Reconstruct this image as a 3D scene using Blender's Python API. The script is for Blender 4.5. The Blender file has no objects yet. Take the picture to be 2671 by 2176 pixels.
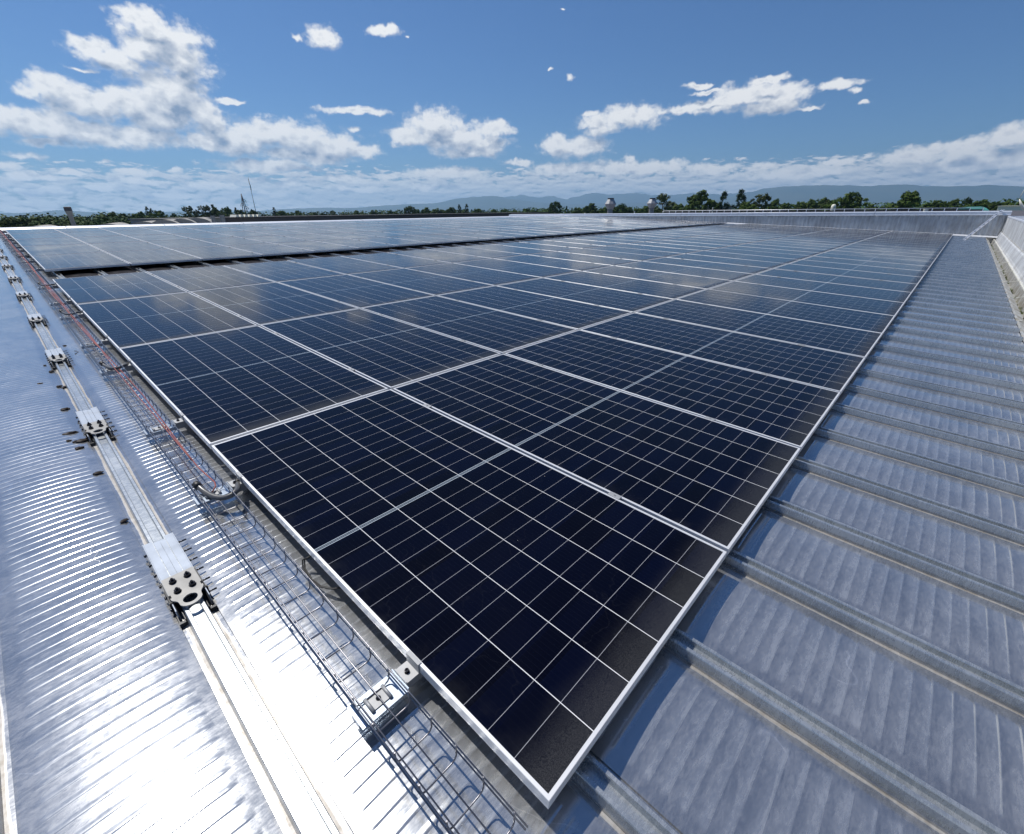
import bpy, bmesh, math, random
from mathutils import Vector, Matrix, Euler
import numpy as np
R = math.radians
S = bpy.context.scene
COL = S.collection
# ------------------------------------------------------------------ camera
cam = bpy.data.cameras.new('camera'); camo = bpy.data.objects.new('camera', cam); COL.objects.link(camo); S.camera = camo
PITCH, YAW, ROLL = -0.4265099, 0.7510216, -0.0122951
cam.sensor_fit = 'HORIZONTAL'; cam.sensor_width = 36.0
cam.lens = 1181.0167 / 2671 * 36.0
cam.clip_start = 0.02; cam.clip_end = 60000
camo.location = (0.34388586, -0.47783344, 1.24206348)
_f = Vector((-math.sin(YAW) * math.cos(PITCH), math.cos(YAW) * math.cos(PITCH), math.sin(PITCH)))
_r = Vector((math.cos(YAW), math.sin(YAW), 0)); _u = _r.cross(_f)
_r2 = _r * math.cos(ROLL) + _u * math.sin(ROLL); _u2 = -_r * math.sin(ROLL) + _u * math.cos(ROLL)
camo.rotation_euler = Matrix((_r2, _u2, -_f)).transposed().to_euler()
# ------------------------------------------------------------------ sun and exposure
SEL, SAZ = R(59.5), R(94)
sd = Vector((-math.sin(SAZ) * math.cos(SEL), math.cos(SAZ) * math.cos(SEL), math.sin(SEL)))
sun = bpy.data.lights.new('sun', 'SUN'); sun.energy = 4.0; sun.angle = R(0.53); sun.color = (1, 0.95, 0.88)
suno = bpy.data.objects.new('sun', sun); COL.objects.link(suno); suno.rotation_euler = sd.to_track_quat('Z', 'Y').to_euler()
S.view_settings.view_transform = 'Standard'; S.view_settings.look = 'None'; S.view_settings.gamma = 1
S.view_settings.exposure = 0.25
S.view_settings.use_curve_mapping = False
S.render.engine = 'CYCLES'
# ------------------------------------------------------------------ node helper
class NT:
    def __init__(s, tree): s.t = tree; s.n = tree.nodes; s.l = tree.links
    def new(s, typ, **k):
        n = s.n.new(typ)
        for a, b in k.items(): setattr(n, a, b)
        return n
    def put(s, sock, v):
        if v is None: return
        if isinstance(v, bpy.types.NodeSocket): s.l.new(v, sock)
        else:
            if isinstance(v, (tuple, list)) and sock.type == 'RGBA' and len(v) == 3: v = (*v, 1)
            sock.default_value = v
    def m(s, op, a, b=None, c=None, clamp=False):
        n = s.new('ShaderNodeMath', operation=op); n.use_clamp = clamp
        s.put(n.inputs[0], a); s.put(n.inputs[1], b); s.put(n.inputs[2], c)
        return n.outputs[0]
    def v(s, op, a, b=None, scale=None):
        n = s.new('ShaderNodeVectorMath', operation=op)
        s.put(n.inputs[0], a); s.put(n.inputs[1], b)
        if scale is not None: s.put(n.inputs['Scale'], scale)
        return n.outputs['Value'] if op in ('LENGTH', 'DOT_PRODUCT', 'DISTANCE') else n.outputs[0]
    def mr(s, v, a, b, c=0.0, d=1.0, smooth=True):
        n = s.new('ShaderNodeMapRange'); n.interpolation_type = 'SMOOTHSTEP' if smooth else 'LINEAR'
        for i, x in enumerate((v, a, b, c, d)): s.put(n.inputs[i], x)
        return n.outputs[0]
    def mix(s, f, a, b, blend='MIX'):
        n = s.new('ShaderNodeMix', data_type='RGBA', blend_type=blend)
        s.put(n.inputs[0], f); s.put(n.inputs[6], a); s.put(n.inputs[7], b)
        return n.outputs[2]
    def noise(s, vec, scale, detail=4, rough=0.5, dist=0.0, out=0):
        n = s.new('ShaderNodeTexNoise'); s.put(n.inputs['Vector'], vec)
        n.inputs['Scale'].default_value = scale; n.inputs['Detail'].default_value = detail
        n.inputs['Roughness'].default_value = rough; n.inputs['Distortion'].default_value = dist
        return n.outputs[out]
    def sep(s, vec):
        n = s.new('ShaderNodeSeparateXYZ'); s.put(n.inputs[0], vec); return n.outputs
    def comb(s, x, y, z):
        n = s.new('ShaderNodeCombineXYZ')
        for i, q in enumerate((x, y, z)): s.put(n.inputs[i], q)
        return n.outputs[0]
    def bump(s, h, dist, strength=1.0, normal=None):
        n = s.new('ShaderNodeBump'); n.inputs['Distance'].default_value = dist; n.inputs['Strength'].default_value = strength
        s.put(n.inputs['Height'], h); s.put(n.inputs['Normal'], normal); return n.outputs[0]
def mat(name, fn=None, col=(.5, .5, .5), rough=.5, metal=0.0, spec=.5, jitter=0.0):
    m = bpy.data.materials.new(name); m.use_nodes = True
    T = NT(m.node_tree); p = T.n['Principled BSDF']
    p.inputs['Base Color'].default_value = (*col, 1); p.inputs['Roughness'].default_value = rough
    p.inputs['Metallic'].default_value = metal; p.inputs['Specular IOR Level'].default_value = spec
    if jitter:
        co = T.new('ShaderNodeTexCoord').outputs['Object']
        n = T.noise(co, 9, 5, .6)
        f = T.mr(n, .3, .7, 1 - jitter, 1 + jitter)
        T.put(p.inputs['Base Color'], T.mix(1.0, col, T.comb(f, f, f), 'MULTIPLY'))
        T.put(p.inputs['Roughness'], T.m('MULTIPLY', T.mr(n, .3, .7, 1 + jitter, 1 - jitter), rough))
    if fn: fn(T, p)
    return m
# ------------------------------------------------------------------ world: sky with clouds set by compass bearing and height
W = bpy.data.worlds.new('World'); S.world = W; W.use_nodes = True
wt = NT(W.node_tree); wt.n.clear()
sky = wt.new('ShaderNodeTexSky'); sky.sky_type = 'NISHITA'; sky.sun_disc = False
sky.sun_elevation = SEL; sky.sun_rotation = -SAZ; sky.altitude = 0; sky.air_density = 1.0; sky.dust_density = 0.35; sky.ozone_density = 1.6
BL=[(75.1,14.7,2.04,0.8),(74.2,13.7,2.99,1.44),(73.3,12.1,2.63,1.63),(75.7,12.8,1.89,1.17),(79.3,12.4,1.73,0.63),(77.9,11.9,1.8,0.9),(74.8,9.9,3.07,2.11),(76.0,8.1,3.05,1.45),(73.1,8.7,1.6,1.55),(82.6,9.3,1.83,0.97),(84.3,8.8,0.85,0.57),(80.8,8.5,2.84,1.42),(78.1,8.8,2.53,1.39),(76.2,7.9,2.14,1.27),(85.0,7.0,2.25,1.11),(82.9,6.7,3.63,1.16),(77.5,6.4,3.34,0.96),(80.9,6.2,3.23,0.85),(86.6,7.1,1.6,1.08),(80.5,10.9,1.11,0.22),(86.0,4.5,1.29,0.44),(80.9,4.4,0.92,0.29),(67.3,7.4,3.43,1.2),(64.7,7.0,3.58,1.48),(61.7,6.3,3.76,1.19),(69.9,6.6,2.48,1.51),(58.6,5.9,1.95,0.7),(64.1,5.5,5.49,0.77),(59.0,7.7,0.81,0.46),(70.0,9.6,1.52,0.22),(50.9,8.3,3.29,1.45),(48.7,7.3,4.38,1.49),(53.5,7.3,2.61,0.95),(44.5,8.0,1.66,0.87),(45.5,6.7,2.51,0.89),(47.2,6.0,3.4,0.63),(60.9,15.1,1.66,0.9),(63.2,14.7,0.59,0.34),(55.2,15.8,2.02,0.45),(52.8,15.6,0.37,0.18),(37.3,17.4,0.38,0.17),(36.4,12.3,0.54,0.43),(38.4,13.1,0.44,0.19),(58.6,9.4,3.69,0.36),(37.7,6.4,1.98,1.07),(35.1,6.1,2.84,1.07),(33.2,8.1,2.41,0.94),(30.3,8.8,3.42,1.08),(34.2,9.1,1.2,0.38),(27.3,9.0,1.24,0.53),(24.7,9.1,2.03,0.44),(21.6,9.3,3.53,0.66),(19.1,9.9,3.3,0.98),(16.4,9.5,2.68,0.9),(17.2,8.7,3.32,0.69),(17.7,11.0,1.84,0.36),(13.6,8.3,1.32,0.19),(11.9,9.9,1.66,0.39),(10.5,9.3,0.86,0.25),(23.7,10.9,1.52,0.23),(9.6,8.4,0.46,0.25),(22.6,10.4,1.69,0.19),(-0.6,4.9,1.66,0.8),(1.5,4.5,1.78,0.69),(3.9,4.4,1.92,0.61),(5.0,3.9,2.66,0.59),(-0.2,3.4,3.42,1.03),(10.7,4.0,1.91,0.4),(8.5,4.0,0.87,0.46),(29.9,5.0,1.01,0.67),(29.3,4.1,5.55,0.73),(36.6,4.2,4.75,0.65),(49.9,3.9,4.74,0.65),(21.6,3.8,2.79,0.44),(16.7,3.8,2.15,0.34),(86.1,3.0,1.99,0.31),(75.7,3.8,1.05,0.36),(82.1,2.2,1.95,0.34),(78.6,2.8,1.78,0.35),(67.9,4.4,4.8,0.59),(1.6,2.9,4.26,0.65),(14.0,3.1,4.95,0.58),(84.5,5.6,1.4,.35),(88,3.6,2.2,.4),(83.5,3.4,1.6,.3),(79,3.6,1.5,.35),(73.5,2.6,2.4,.35),(70,3.2,1.8,.4),(66,2.9,2.2,.35),(61,3.4,2.5,.4),(85.5,1.9,2.5,.3),(77,1.7,2.5,.3),(56,3.6,1.8,.35),(68,1.8,3,.35),(60,2.2,3,.35),(52,2.6,3,.45),(75.2,8.6,2.6,1.6),(72.0,7.6,1.8,1.4),(72.5,6.2,2.2,.9),(42,5.0,1.5,.4),(12,3.0,3,.4)]
g = bpy.data.node_groups.new('cloud_field', 'ShaderNodeTree')
g.interface.new_socket('P', in_out='INPUT', socket_type='NodeSocketVector')
g.interface.new_socket('M', in_out='OUTPUT', socket_type='NodeSocketFloat')
g.interface.new_socket('N', in_out='OUTPUT', socket_type='NodeSocketFloat')
G = NT(g); gi = G.new('NodeGroupInput'); go = G.new('NodeGroupOutput')
P = gi.outputs[0]
# wander the outline
wn = G.noise(P, .42, 3, .6, out=1)
P2 = G.v('ADD', P, G.v('MULTIPLY', G.v('SUBTRACT', wn, (.5, .5, .5)), (2.6, 1.5, 0)))
acc = None
for (ax, ey, rx, ry) in BL:
    q = G.v('MULTIPLY', G.v('SUBTRACT', P2, (ax, ey, 0)), (1 / rx, 1 / ry, 1))
    L = G.v('LENGTH', q)
    if rx < 1.3: L = G.m('ADD', L, .34)
    acc = L if acc is None else G.m('SMOOTH_MIN', acc, L, .22)
M = G.m('MULTIPLY', G.m('SUBTRACT', 1.0, acc), 1.0)
# puffs
P3 = G.v('MULTIPLY', P, (1, 1.35, 1))
f1 = G.noise(P3, .62, 8, .54, .2)
vor = G.new('ShaderNodeTexVoronoi'); vor.feature = 'SMOOTH_F1'; vor.voronoi_dimensions = '2D'
vor.inputs['Scale'].default_value = .8; vor.inputs['Detail'].default_value = 2; vor.inputs['Roughness'].default_value = .5; vor.inputs['Smoothness'].default_value = .35
G.put(vor.inputs['Vector'], G.v('ADD', P3, G.v('SCALE', G.noise(P3, 1.7, 4, .6, out=1), scale=.45)))
pf = G.m('SUBTRACT', .62, vor.outputs['Distance'])
N = G.m('ADD', G.m('MULTIPLY', G.m('SUBTRACT', f1, .5), 1.75), G.m('MULTIPLY', pf, .62))
G.l.new(M, go.inputs[0]); G.l.new(N, go.inputs[1])
dirv = wt.new('ShaderNodeTexCoord').outputs['Generated']
x, y, z = wt.sep(wt.v('NORMALIZE', dirv))
az = wt.m('MULTIPLY', wt.m('ARCTAN2', wt.m('MULTIPLY', x, -1.0), y), 57.2958)
el = wt.m('MULTIPLY', wt.m('ARCSINE', z), 57.2958)
PP = wt.comb(az, el, 0.0)
def field(off):
    n = wt.new('ShaderNodeGroup'); n.node_tree = g
    wt.put(n.inputs[0], wt.v('ADD', PP, off) if off else PP); return n.outputs
A = field(None); B = field((.42, .55, 0)); Cc = field((0.3, 1.3, 0))
# near-horizon bank of small cumulus
hb = wt.v('MULTIPLY', PP, (.34, 1.25, 1))
hn = wt.m('ADD', wt.m('MULTIPLY', wt.m('SUBTRACT', wt.noise(hb, 1.8, 8, .60, .3), .5), 2.6), .02)
henv = wt.mr(el, 2.6, 6.2, 1.15, -1.3)
henv = wt.m('SUBTRACT', henv, wt.mr(az, 60, 88, 0, .45))
hM = wt.m('MULTIPLY', henv, .42)
# generic clouds elsewhere on the sky (outside this frame), so reflections stay plausible
gn = wt.m('SUBTRACT', wt.noise(wt.v('MULTIPLY', PP, (.05, .07, 1)), 1.0, 8, .6, .4), .62)
gen = wt.m('MULTIPLY', gn, wt.mr(wt.m('ABSOLUTE', wt.m('SUBTRACT', az, 43)), 58, 75, 0, 6))
rho = wt.m('ADD', A[0], wt.m('MULTIPLY', A[1], .62))
rhoH = wt.m('ADD', hM, wt.m('MULTIPLY', hn, .9))
edge = wt.noise(PP, 3.2, 6, .65)
a1 = wt.mr(wt.m('ADD', rho, wt.m('MULTIPLY', wt.m('SUBTRACT', edge, .5), .5)), -.34, .42); a2 = wt.m('MULTIPLY', wt.mr(rhoH, .05, .36), .88); a3 = wt.m('MULTIPLY', wt.mr(gen, 0, .5), .8)
alpha = wt.m('MAXIMUM', wt.m('MAXIMUM', a1, a2), a3)
alpha = wt.m('MULTIPLY', alpha, wt.mr(el, -.5, .3))
relief = wt.m('SUBTRACT', A[1], B[1])
top = wt.m('SUBTRACT', A[0], Cc[0])
inside = wt.mr(rho, .10, .85)
lit = wt.m('ADD', .73, wt.m('MULTIPLY', relief, .72))
lit = wt.m('ADD', lit, wt.m('MULTIPLY', wt.m('MAXIMUM', wt.m('MINIMUM', top, .6), -.9), 1.0))
lit = wt.m('SUBTRACT', lit, wt.m('MULTIPLY', inside, .40))
hrel = wt.m('SUBTRACT', hn, wt.m('MULTIPLY', wt.m('SUBTRACT', wt.noise(wt.v('ADD', hb, (.06, .26, 0)), 1.8, 8, .60, .3), .5), 2.6))
litH = wt.m('ADD', .66, wt.m('MULTIPLY', hrel, .62))
lit = wt.m('ADD', wt.m('MULTIPLY', lit, a1), wt.m('MULTIPLY', litH, wt.m('SUBTRACT', 1.0, a1)))
lit = wt.m('MULTIPLY', lit, 1.0, clamp=True)
ccol = wt.mix(lit, (.24, .32, .47), (1.0, 1.0, 1.0))
haze_f = wt.mr(el, 0, 5.5, .35, 0)
ccol = wt.mix(haze_f, ccol, (.70, .80, .92))
kk = wt.mr(el, 0, 4, 1.6, 1.0)
ccol = wt.mix(1.0, ccol, wt.comb(kk, kk, kk), 'MULTIPLY')
bs = wt.new('ShaderNodeBackground'); wt.put(bs.inputs[0], wt.mix(1.0, sky.outputs[0], (.50, .78, 1.16), 'MULTIPLY')); bs.inputs[1].default_value = .058
bc = wt.new('ShaderNodeBackground'); wt.put(bc.inputs[0], ccol); bc.inputs[1].default_value = .80
mx = wt.new('ShaderNodeMixShader'); wt.l.new(alpha, mx.inputs[0]); wt.l.new(bs.outputs[0], mx.inputs[1]); wt.l.new(bc.outputs[0], mx.inputs[2])
wo = wt.new('ShaderNodeOutputWorld'); wt.l.new(mx.outputs[0], wo.inputs[0])
# ------------------------------------------------------------------ mesh helpers
class MB:
    def __init__(s): s.v = []; s.f = []; s.sm = []
    def add(s, vs, fs, smooth=False):
        o = len(s.v); s.v += [tuple(p) for p in vs]; s.f += [tuple(i + o for i in f) for f in fs]; s.sm += [smooth] * len(fs)
    def box(s, x0, x1, y0, y1, z0, z1, M=None):
        vs = [Vector((x, y, z)) for z in (z0, z1) for y in (y0, y1) for x in (x0, x1)]
        if M: vs = [M @ p for p in vs]
        s.add(vs, [(0, 2, 3, 1), (4, 5, 7, 6), (0, 1, 5, 4), (2, 6, 7, 3), (0, 4, 6, 2), (1, 3, 7, 5)])
    def tube(s, pts, r, n=6, cap=True, smooth=True):
        pts = [Vector(p) for p in pts]; rs = r if isinstance(r, (list, tuple)) else [r] * len(pts)
        vs = []; up = None
        for i, p in enumerate(pts):
            t = (pts[min(i + 1, len(pts) - 1)] - pts[max(i - 1, 0)]).normalized()
            if up is None:
                up = t.orthogonal().normalized()
            else:
                up = (up - t * up.dot(t))
                up = up.normalized() if up.length > 1e-6 else t.orthogonal().normalized()
            b = t.cross(up)
            for k in range(n):
                a = 2 * math.pi * k / n
                vs.append(p + (up * math.cos(a) + b * math.sin(a)) * rs[i])
        fs = [(i * n + k, i * n + (k + 1) % n, (i + 1) * n + (k + 1) % n, (i + 1) * n + k) for i in range(len(pts) - 1) for k in range(n)]
        s.add(vs, fs, smooth)
        if cap:
            o = len(s.v) - len(vs)
            s.f.append(tuple(o + k for k in reversed(range(n)))); s.f.append(tuple(o + (len(pts) - 1) * n + k for k in range(n))); s.sm += [False, False]
    def lathe(s, prof, n=16, c=(0, 0, 0), smooth=False, M=None):
        vs = []
        for r, z in prof:
            for k in range(n):
                a = 2 * math.pi * k / n
                p = Vector((c[0] + r * math.cos(a), c[1] + r * math.sin(a), c[2] + z)); vs.append(M @ p if M else p)
        fs = [(i * n + k, i * n + (k + 1) % n, (i + 1) * n + (k + 1) % n, (i + 1) * n + k) for i in range(len(prof) - 1) for k in range(n)]
        s.add(vs, fs, smooth)
        o = len(s.v) - len(vs)
        s.f.append(tuple(o + k for k in reversed(range(n)))); s.f.append(tuple(o + (len(prof) - 1) * n + k for k in range(n))); s.sm += [False, False]
    def sweep(s, prof, fr, closed=False, smooth=False):
        """prof: list of 2-D points; fr: functions placing (a, b) at each station"""
        n = len(prof); vs = []
        for F in fr: vs += [F(a, b) for a, b in prof]
        m = n if closed else n - 1
        fs = [(i * n + k, i * n + (k + 1) % n, (i + 1) * n + (k + 1) % n, (i + 1) * n + k) for i in range(len(fr) - 1) for k in range(m)]
        s.add(vs, fs, smooth)
        if closed:
            o = len(s.v) - len(vs)
            s.f.append(tuple(o + k for k in reversed(range(n)))); s.f.append(tuple(o + (len(fr) - 1) * n + k for k in range(n))); s.sm += [False, False]
    def plate(s, outer, hole, z0, z1):
        """outer and hole outlines with the same count, ring solid between"""
        n = len(outer); vs = []
        for z in (z0, z1):
            vs += [(x, y, z) for x, y in outer] + [(x, y, z) for x, y in hole]
        fs = []
        for k in range(n):
            j = (k + 1) % n
            fs += [(k, n + k, n + j, j), (2 * n + k, 2 * n + j, 3 * n + j, 3 * n + k), (k, j, 2 * n + j, 2 * n + k), (n + k, 3 * n + k, 3 * n + j, n + j)]
        s.add(vs, fs)
    def build(s, name, m, parent=None, loc=None, rot=None):
        me = bpy.data.meshes.new(name); me.from_pydata(s.v, [], s.f); me.update()
        me.polygons.foreach_set('use_smooth', s.sm)
        o = bpy.data.objects.new(name, me); COL.objects.link(o)
        if m is not None: me.materials.append(m)
        if parent: o.parent = parent
        if loc: o.location = loc
        if rot: o.rotation_euler = rot
        return o
def tag(o, label=None, cat=None, group=None, kind=None):
    if label: o['label'] = label
    if cat: o['category'] = cat
    if group: o['group'] = group
    if kind: o['kind'] = kind
    return o
def empty(name, label, cat, loc=(0, 0, 0), rot=(0, 0, 0), group=None):
    o = bpy.data.objects.new(name, None); COL.objects.link(o); o.location = loc; o.rotation_euler = rot
    o.empty_display_size = .1
    return tag(o, label, cat, group)
CH = {}
def kids(o):
    if o.name not in CH: CH[o.name] = [c for c in o.children]
    return CH[o.name]
def dup(o, loc, rot=None, label=None, group=None, parent=None):
    c = o.copy(); COL.objects.link(c)
    if parent: c.parent = parent
    else:
        c.location = loc
        if rot: c.rotation_euler = rot
        if label: c['label'] = label
        if group: c['group'] = group
    for k in kids(o): dup(k, None, parent=c)
    return c
ORD = ['zeroth', 'first', 'second', 'third', 'fourth', 'fifth', 'sixth', 'seventh', 'eighth', 'ninth', 'tenth', 'eleventh', 'twelfth', 'thirteenth', 'fourteenth', 'fifteenth', 'sixteenth', 'seventeenth', 'eighteenth', 'nineteenth', 'twentieth', 'twenty-first', 'twenty-second', 'twenty-third', 'twenty-fourth', 'twenty-fifth', 'twenty-sixth', 'twenty-seventh', 'twenty-eighth', 'twenty-ninth', 'thirtieth']
# ------------------------------------------------------------------ the roof: gentle slope, height of the panel plane at X
def zp(X): return -.0448 * X - (.00024 * X * X if X < 0 else 0)
def slope(X): return math.atan(.0448 + (.00048 * X if X < 0 else 0))
SP = .54; SY0 = -.381             # seam spacing and the seam beside the cable tray
HP = -.122                        # pan level under the panel plane
EAVE = 1.17; RIDGE = -24.2; WALLY = 32.0
def P(X, Y, h): return Vector((X, Y, zp(X) + h))
# ------------------------------------------------------------------ materials
def roof_fn(T, p):
    geo = T.new('ShaderNodeNewGeometry').outputs['Position']
    X, Y, Z = T.sep(geo)
    bay = T.m('DIVIDE', T.m('SUBTRACT', Y, SY0), SP)
    fl = T.m('FLOOR', bay)
    t = T.m('MULTIPLY', T.m('SUBTRACT', T.m('SUBTRACT', bay, fl), .5), SP)      # -.27 .. .27 across a pan
    at = T.m('ABSOLUTE', t)
    n1 = T.noise(geo, 3.2, 5, .6); n2 = T.noise(geo, 26, 5, .65); n3 = T.noise(geo, .7, 3, .5)
    st = T.noise(T.v('MULTIPLY', geo, (14, 3, 3)), 2.2, 6, .7, .8)
    # pressed cross ribs, one every 5 cm, fading near the seams
    jit = T.m('MULTIPLY', T.m('SUBTRACT', T.noise(T.comb(T.m('MULTIPLY', fl, 7.3), X, 0.0), 9, 1, .5), .5), .02)
    fr = T.m('FRACT', T.m('DIVIDE', T.m('SUBTRACT', T.m('MULTIPLY', X, -1.0), T.m('MULTIPLY', fl, .017)), .05))
    saw = T.m('ADD', T.m('MULTIPLY', T.mr(fr, 0, .16), T.m('MULTIPLY', T.m('SUBTRACT', 1.0, T.mr(fr, .14, 1.0, smooth=False)), .30)), T.m('MULTIPLY', T.m('MULTIPLY', T.mr(fr, 0, .14), T.mr(fr, .16, .42, 1, 0)), .45))
    mask = T.mr(T.m('ADD', at, jit), .158, .184, 1, 0)
    depth = T.mr(T.noise(geo, .9, 2, .5), .3, .7, .75, 1.25)
    rib = T.m('MULTIPLY', T.m('MULTIPLY', saw, mask), depth)
    dent = T.m('ADD', T.m('MULTIPLY', T.noise(geo, 5.5, 3, .5), 1.0), T.m('MULTIPLY', n2, .12))
    # small round dimples
    b1 = T.bump(rib, .0013, 1.0)
    b2 = T.bump(dent, .0016, .6, b1)
    T.put(p.inputs['Normal'], b2)
    # oxide blotches and scratches, rib gradient, and glints painted on the rib steps
    scr = T.new('ShaderNodeTexVoronoi'); scr.feature = 'DISTANCE_TO_EDGE'; scr.inputs['Scale'].default_value = 2.6
    T.put(scr.inputs['Vector'], T.v('ADD', T.v('MULTIPLY', geo, (1.0, .33, 1)), T.v('SCALE', T.noise(geo, 1.3, 3, .6, out=1), scale=.5)))
    scm = T.m('MULTIPLY', T.mr(scr.outputs['Distance'], 0.0, .006, 1, 0), T.mr(n1, .5, .62))
    fine = T.noise(T.v('MULTIPLY', geo, (30, 9, 9)), 4, 5, .7, .6)
    sw = T.new('ShaderNodeTexWave'); sw.wave_type = 'RINGS'; sw.inputs['Scale'].default_value = 5; sw.inputs['Distortion'].default_value = 9; sw.inputs['Detail'].default_value = 4; T.put(sw.inputs['Vector'], T.v('MULTIPLY', geo, (1, 1, 0)))
    swm = T.m('MULTIPLY', T.mr(sw.outputs['Fac'], .80, .98), T.mr(T.noise(geo, 1.7, 3, .6), .55, .70))
    blot = T.mr(T.m('ADD', T.m('ADD', T.m('MULTIPLY', n1, .35), T.m('MULTIPLY', st, .30)), T.m('MULTIPLY', fine, .45)), .38, .74)
    spk = T.new('ShaderNodeTexVoronoi'); spk.inputs['Scale'].default_value = 4.5; spk.inputs['Randomness'].default_value = 1
    T.put(spk.inputs['Vector'], T.comb(X, Y, 0.0))
    drop = T.m('MULTIPLY', T.mr(spk.outputs['Distance'], .028, .045, 1, 0), T.mr(T.noise(geo, 2.1, 2, .5), .60, .63))
    base = T.mix(blot, (.44, .455, .47), (.52, .53, .545))
    rib_fade = T.m('MULTIPLY', T.m('MULTIPLY', mask, T.m('SUBTRACT', 1.0, T.mr(fr, .10, .95, smooth=False))), T.mr(st, .3, .7, .45, .8))  # paler just past each rib step, fading towards the next
    base = T.mix(T.m('MULTIPLY', rib_fade, .7), base, (.56, .59, .62))
    rib_glint = T.m('MULTIPLY', mask, T.mr(T.m('ABSOLUTE', T.m('SUBTRACT', fr, .10)), .0, .08, 1, 0)); base = T.mix(T.m('MULTIPLY', rib_glint, .5), base, (.66, .68, .70))  # bright edge of each rib's steep face, highlight put into the base colour
    base = T.mix(T.m('MULTIPLY', swm, .35), base, (.66, .68, .70))
    base = T.mix(T.m('MULTIPLY', scm, .5), base, (.8, .8, .8))
    # brown silt lying in the channels beside each seam
    silt = T.m('MULTIPLY', T.mr(T.m('ADD', at, T.m('MULTIPLY', T.m('SUBTRACT', n1, .5), .02)), .221, .229), T.mr(at, .2335, .2350, 1, 0))
    rimw = T.m('MULTIPLY', T.mr(T.m('ABSOLUTE', T.m('SUBTRACT', at, .2095)), 0.0, .006, 1, 0), T.mr(st, .35, .6, .2, 1))
    base = T.mix(T.m('MULTIPLY', silt, T.mr(n2, .2, .8, .35, .8)), base, (.17, .14, .10))
    base = T.mix(T.m('MULTIPLY', rimw, .22), base, (.62, .57, .47))
    sm_ = T.mr(at, .2345, .236)
    base = T.mix(sm_, base, T.mix(blot, (.42, .455, .48), (.54, .57, .59)))
    base = T.mix(drop, base, (.78, .77, .72))
    T.put(p.inputs['Base Color'], base)
    met = T.m('SUBTRACT', T.m('SUBTRACT', T.mr(blot, 0, 1, .86, .76), T.m('ADD', T.m('MULTIPLY', sm_, .12), T.m('MULTIPLY', rib_fade, .14))), T.m('MULTIPLY', silt, .6))
    T.put(p.inputs['Metallic'], T.m('MULTIPLY', met, T.m('SUBTRACT', 1.0, drop), clamp=True))
    T.put(p.inputs['Roughness'], T.m('ADD', T.mr(T.m('ADD', T.m('MULTIPLY', n2, .5), T.m('MULTIPLY', blot, .5)), .2, .8, .145, .215), T.m('ADD', T.m('MULTIPLY', silt, .3), T.m('MULTIPLY', sm_, .10))))
m_roof = mat('weathered_aluminium_sheet', roof_fn)
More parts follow.
